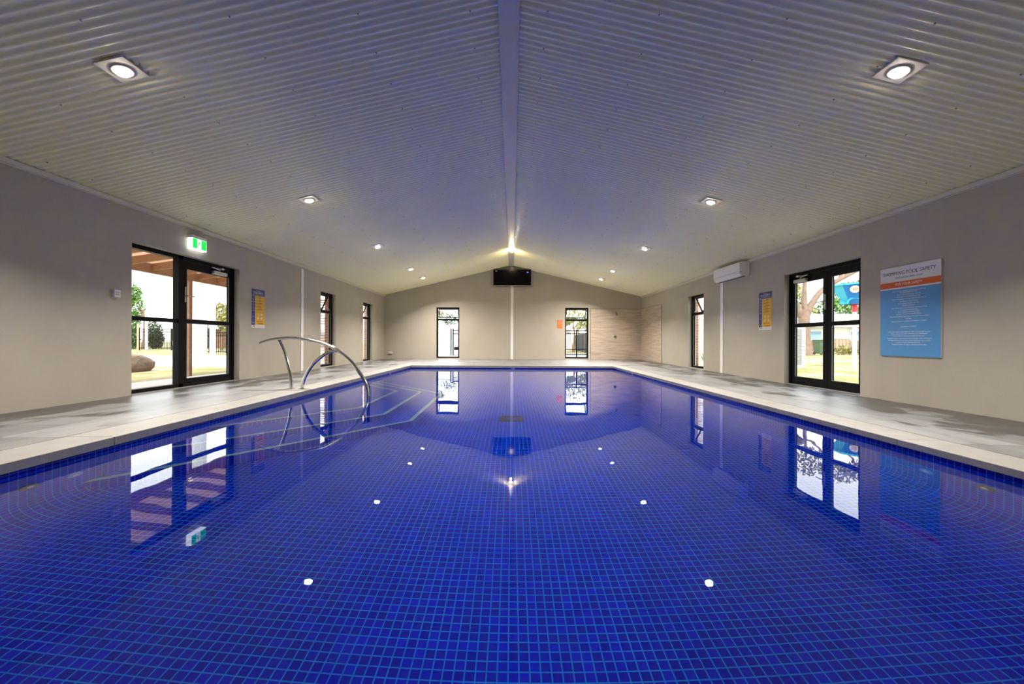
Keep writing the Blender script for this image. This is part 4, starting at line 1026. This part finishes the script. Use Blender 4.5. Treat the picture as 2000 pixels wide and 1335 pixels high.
for c, rad in (((-1.6, .3, 7.0), (1.2, 1, .8)), ((0.5, .4, 6.9), (1.3, 1, .9)), ((2.2, 0, 7.4), (1.2, 1, .7)), ((5.4, -.3, 6.3), (1.0, .9, .6)), ((4.5, .2, 4.7), (.9, .8, .45)), ((3.7, 0, 7.3), (1.1, 1, .6)), ((-.7, 0, 5.4), (.6, .5, .35))): leaves(b, c, rad, 420, 0.13, rr, 0.0)
b.build('foliage', M['foliage_y'], t)
for k, (x, y, z, s, m_, lb) in enumerate(((24, 46, 0, 5.0, 'foliage_y', 'broad olive tree far behind the gum tree'), (32, 47, 0, 5.3, 'foliage_y', 'broad olive tree behind the blue play funnel, left'), (40, 47, 0, 5.3, 'foliage_g', 'broad green tree far behind the blue play funnel, right'), (31.5, 55, 0, 6.2, 'foliage_d', 'dark tree far behind the white roofed house'))):
    tree('tree', (x, y, GZ), [(0, 0, 0), (0.1, 0, 1.5), (0, 0, s)], 0.2, [((0, 0, s + 1.0), (2.6, 2, 1.7)), ((1.8, 0, s * .8), (2.0, 1.6, 1.5)), ((-1.8, 0, s * .85), (2.1, 1.6, 1.5))], m_, 'bark_d', lb, 40 + k, 700, 0.24)
# funnel-shaped play bowl on a post
t = empty('play_funnel', (11.05, 12.85, GZ), label='blue funnel shaped ball game bowl on a white post outside the right door', cat='play equipment')
MB().tube([(0, 0, 0), (0, 0, 1.85)], 0.062, 16).build('post', M['paint_white'], t)
MB().tube([(0, 0, 1.82), (0, 0, 2.12)], 0.075, 16).build('collar', M['red_paint'], t)
n = 8; rt, rb_, zt, zb = 0.66, 0.27, 2.66, 2.06
def oc(r_, z, n=8, ph=math.pi / 8): return [Vector((r_ * math.cos(2 * math.pi * k / n + ph), r_ * math.sin(2 * math.pi * k / n + ph), z)) for k in range(n)]
A, B_, C_ = oc(rt, zt), oc(rb_, zb), oc(rt - 0.05, zt)
b = MB(); b.fixn = False
D_ = oc(rb_ - 0.02, zb)
for k in range(n):
    q = (k + 1) % n
    b.add([A[k], A[q], B_[q], B_[k]], [(0, 1, 2, 3)], k % 2); b.add([C_[k], D_[k], D_[q], C_[q]], [(0, 1, 2, 3)], k % 2)
b.build('bowl', [M['blue_plastic'], M['cyan_plastic']], t)
b = MB(); E1, E2 = oc(rt + 0.04, zt - 0.015), oc(rt + 0.04, zt + 0.035); F1, F2 = oc(rt - 0.06, zt - 0.015), oc(rt - 0.06, zt + 0.035)
for k in range(n):
    q = (k + 1) % n; b.add([E1[k], E1[q], E2[q], E2[k], F1[k], F1[q], F2[q], F2[k]], [(0, 1, 2, 3), (5, 4, 7, 6), (3, 2, 6, 7), (1, 0, 4, 5)])
b.build('top_rim', M['cyan_plastic'], t)
for k, ang in enumerate((-90 - 40, 50, -40, 140)):
    a = R(ang); d = Vector((math.cos(a), math.sin(a), 0)); u = Vector((-math.sin(a), math.cos(a), 0))
    cc = d * 0.36 + Vector((0, 0, zb + 0.02)); b = MB()
    pr = [cc + u * (0.20 * math.cos(R(x))) + Vector((0, 0, 0.20 * math.sin(R(x)))) for x in range(0, 181, 20)]
    pi_ = [cc + u * (0.15 * math.cos(R(x))) + Vector((0, 0, 0.15 * math.sin(R(x)))) for x in range(0, 181, 20)]
    for i in range(len(pr) - 1): b.poly([pr[i], pr[i + 1], pi_[i + 1], pi_[i]], -d * 0.28)
    ch = b.build('chute', M['cyan_plastic'], t)
    b = MB(); b.poly(list(pi_), -d * 0.01); 
    o = b.build('chute_opening', M['navy'], ch); o.location = -d * 0.22
    cc = d * 0.565 + Vector((0, 0, zt - 0.16)); dn = (d * 0.84 + Vector((0, 0, -0.54))).normalized(); w_ = dn.cross(u).normalized()
    b = MB(); b.poly([cc + u * (0.125 * math.cos(2 * math.pi * i / 20)) + w_ * (0.125 * math.sin(2 * math.pi * i / 20)) for i in range(20)], dn * 0.012); dk = b.build('number_disc', M['sign_white'], t)
    dk.location = dn * 0.0
    b = MB(); b.fixn = False; vs, fs = text_mesh('10', 0.13, 0, 0, 0, 0)
    up = w_ if w_.z > 0 else -w_; rt_ = u
    if rt_.cross(up).dot(dn) < 0: rt_ = -rt_
    b.add([cc + dn * 0.014 + rt_ * v[0] + up * v[2] for v in vs], fs); b.build('number', M['red_paint'], dk)
# white louvred plant cabinet
t = empty('heat_pump_cabinet', (9.45, 13.05, GZ), label='white metal cabinet with black horizontal slots outside the right door', cat='cabinet')
b = MB(); b.box(-.13, .17, 0, .8, 0, 1.34); b.build('casing', M['paint_white'], t, bevel=0.01)
b = MB()
for k in range(44): b.box(-.11, .045, -.004, .01, 0.10 + k * .0265, 0.113 + k * .0265)
b.build('vent_slots', M['dark_plastic'], t)
b = MB(); b.box(-.13, .17, -.02, .8, 1.34, 1.37); b.build('lid', M['paint_white'], t)
# house on the right
t = empty('house', (30, 36, GZ), label='low white house with brick base and pale roof beyond the lawn on the right', cat='building')
b = MB(); b.box(-8, 14, 0, 6, 0, 1.15); b.build('brick_base', M['brick'], t, autouv=True)
b = MB(); b.box(-8, 14, 0.02, 6, 1.15, 2.6); b.build('upper_wall', M['paint_white'], t)
b = MB(); b.poly([(-8.5, -.6, 2.2), (-8.5, 6.6, 2.2), (-8.5, 3.0, 3.6)], (23, 0, 0)); b.build('roof', M['roof_sheet'], t)
for x in (-3.6, 0.5, 5.0):
    b = MB(); b.box(x, x + 1.6, -.04, .03, 1.0, 1.9); wf = b.build('house_window', M['roof_sheet'], t); b = MB(); b.box(x + .08, x + 1.52, -.06, -.04, 1.08, 1.82); b.build('pane', M['blue_shed'], wf)
t = empty('wheelie_bin', (20.6, 26.6, GZ), label='green wheelie bin beside the gum tree trunk', cat='bin')
b = MB(); b.add([(-.24, -.26, .08), (.24, -.26, .08), (.24, .26, .08), (-.24, .26, .08), (-.3, -.34, .95), (.3, -.34, .95), (.3, .34, .95), (-.3, .34, .95)], [(3, 2, 1, 0), (4, 5, 6, 7), (0, 1, 5, 4), (1, 2, 6, 5), (2, 3, 7, 6), (3, 0, 4, 7)]); b.build('tub', M['green_bin'], t)
b = MB(); b.box(-.32, .32, -.38, .36, .95, 1.01); b.build('lid', M['green_bin'], t, bevel=0.02)
for x in (-.27, .22): MB().cyl((x, .24, .1), (1, 0, 0), .1, .05, 16).build('wheel', M['dark_plastic'], t)
t = empty('timber_fence', (23.2, 29.2, GZ), label='beige timber paling fence in front of the house on the right', cat='fence')
for k in range(14): b = MB(); b.box(-1.0 + k * .26, -.82 + k * .26, 0, .03, 0.02, 1.05); b.build('paling', M['picket'], t)
b = MB(); b.box(-1.0, 2.6, .03, .07, .25, .33); b.box(-1.0, 2.6, .03, .07, .80, .88); b.build('rails', M['picket'], t)
t = empty('garden_shed', (26.6, 26.2, GZ), label='blue grey sheet metal shed at the right edge of the double door view', cat='shed')
b = MB(); b.box(-1.8, 1.5, 0, 2.2, 0, 1.75)
for k in range(16): b.box(-1.78 + k * .205, -1.70 + k * .205, -.02, 0, 0.02, 1.72)
b.build('walls', M['blue_shed'], t); b = MB(); b.box(-1.9, 1.6, -.1, 2.3, 1.75, 1.83); b.build('roof', M['roof_sheet'], t)
bush('shrub', (22.3, 26.9, GZ), [((0, 0, .3), (.5, .4, .35)), ((.7, 0, .22), (.5, .4, .28))], 'foliage_y', 'low straw coloured shrub at the foot of the beige fence', 61, 260, 0.08)

# outside the far windows
t = empty('boundary_wall', (-4.6, 26.0, GZ), label='white boarded wall beyond the left far window', cat='wall')
b = MB(); b.box(-4, 3.2, 0, .12, 0, 1.75); b.build('wall_panel', M['paint_white'], t)
b = MB()
for k in range(9): b.box(-4, 3.2, -.012, 0, .1 + k * .19, .115 + k * .19)
b.build('board_lines', M['roof_sheet'], t); b = MB(); b.box(-4.02, 3.22, -.05, .17, 1.75, 1.81); b.build('capping', M['paint_white'], t)
t = empty('gate', (-3.32, 22.0, GZ), label='black metal gate and twin posts beyond the left far window', cat='gate')
for x in (-.05, .07): b = MB(); b.box(x - .028, x + .028, -.03, .03, 0, 1.50); b.build('gate_post', M['black'], t)
b = MB(); b.box(.09, 1.2, -.015, .015, 1.40, 1.44); b.box(.09, 1.2, -.015, .015, 1.2, 1.24); b.box(.09, 1.2, -.015, .015, .04, .07); b.box(.12, .55, -.02, .02, .32, .50)
for k in range(8): b.box(.16 + k * .13, .175 + k * .13, -.008, .008, .05, 1.42)
b.build('gate_leaf', M['black'], t)
tree('tree', (-5.15, 24.2, GZ), [(0, 0, 0), (0, 0, 1.2), (.1, 0, 2.2)], 0.07, [((0.25, 0, 2.0), (.45, .5, .5)), ((0.0, 0, 3.0), (.6, .5, .4)), ((.7, 0, 2.45), (.35, .4, .25))], 'foliage_y', 'bark_d', 'small olive tree at the left edge of the left far window', 71, 260, 0.07)
tree('tree', (-5.0, 32.0, GZ), [(0, 0, 0), (0, 0, 1.2), (.1, 0, 2.0)], 0.09, [((0.0, 0, 2.55), (.8, .6, .6))], 'foliage_d', 'bark_d', 'distant dark tree showing above the white boarded wall', 72, 320, 0.09)
picket_fence('picket_fence', (1.6, 18.5), (4.4, 18.5), 0.0, 1.23, 0.1, 'black metal picket fence beyond the right far window', rails=(0.10, 0.30, 0.89, 1.0), posts=1.4, bar=0.008)
t = empty('sheet_fence', (5.75, 36.0, GZ), math.atan2(-11.5, -.75), label='dark slate sheet metal fence running away beyond the right far window', cat='fence')
b = MB(); b.box(0, 12.5, -.02, .02, 0.05, 1.35)
for k in range(42): b.box(k * .3, k * .3 + .12, -.045, .045, 0.05, 1.33)
b.build('sheets', M['fence_dark'], t); b = MB(); b.box(0, 12.5, -.05, .05, 1.33, 1.42); b.build('capping', M['fence_dark'], t)
for k in range(6): b = MB(); b.box(k * 2.4 - .04, k * 2.4 + .04, -.06, .06, 0, 1.42); b.build('fence_post', M['timber'], t)
t = empty('outbuilding', (3.0, 38, GZ), label='pale wall beyond the right far window, left of the dark fence', cat='building')
b = MB(); b.box(-4, 2.6, 0, 3, 0, 1.9); b.build('wall_panel', M['paint_white'], t); b = MB(); b.box(-4.2, 2.8, -.3, 3.2, 1.9, 2.0); b.build('roof', M['roof_sheet'], t)
for k, (x, y, s, m_, lb) in enumerate(((4.6, 30, 1.0, 'foliage_y', 'olive tree filling the top of the right far window'), (6.6, 40, 1.3, 'foliage_g', 'green tree behind the dark sheet fence'))):
    tree('tree', (x, y, GZ), [(0, 0, 0), (.1, 0, 1.3), (0, 0, 2.2)], 0.1, [((0, 0, 2.9 * s), (1.3, .9, .75)), ((-.7, 0, 2.3 * s), (.6, .5, .35)), ((.9, 0, 2.1 * s), (.9, .6, .45))], m_, 'bark_d', lb, 80 + k, 330, 0.10)
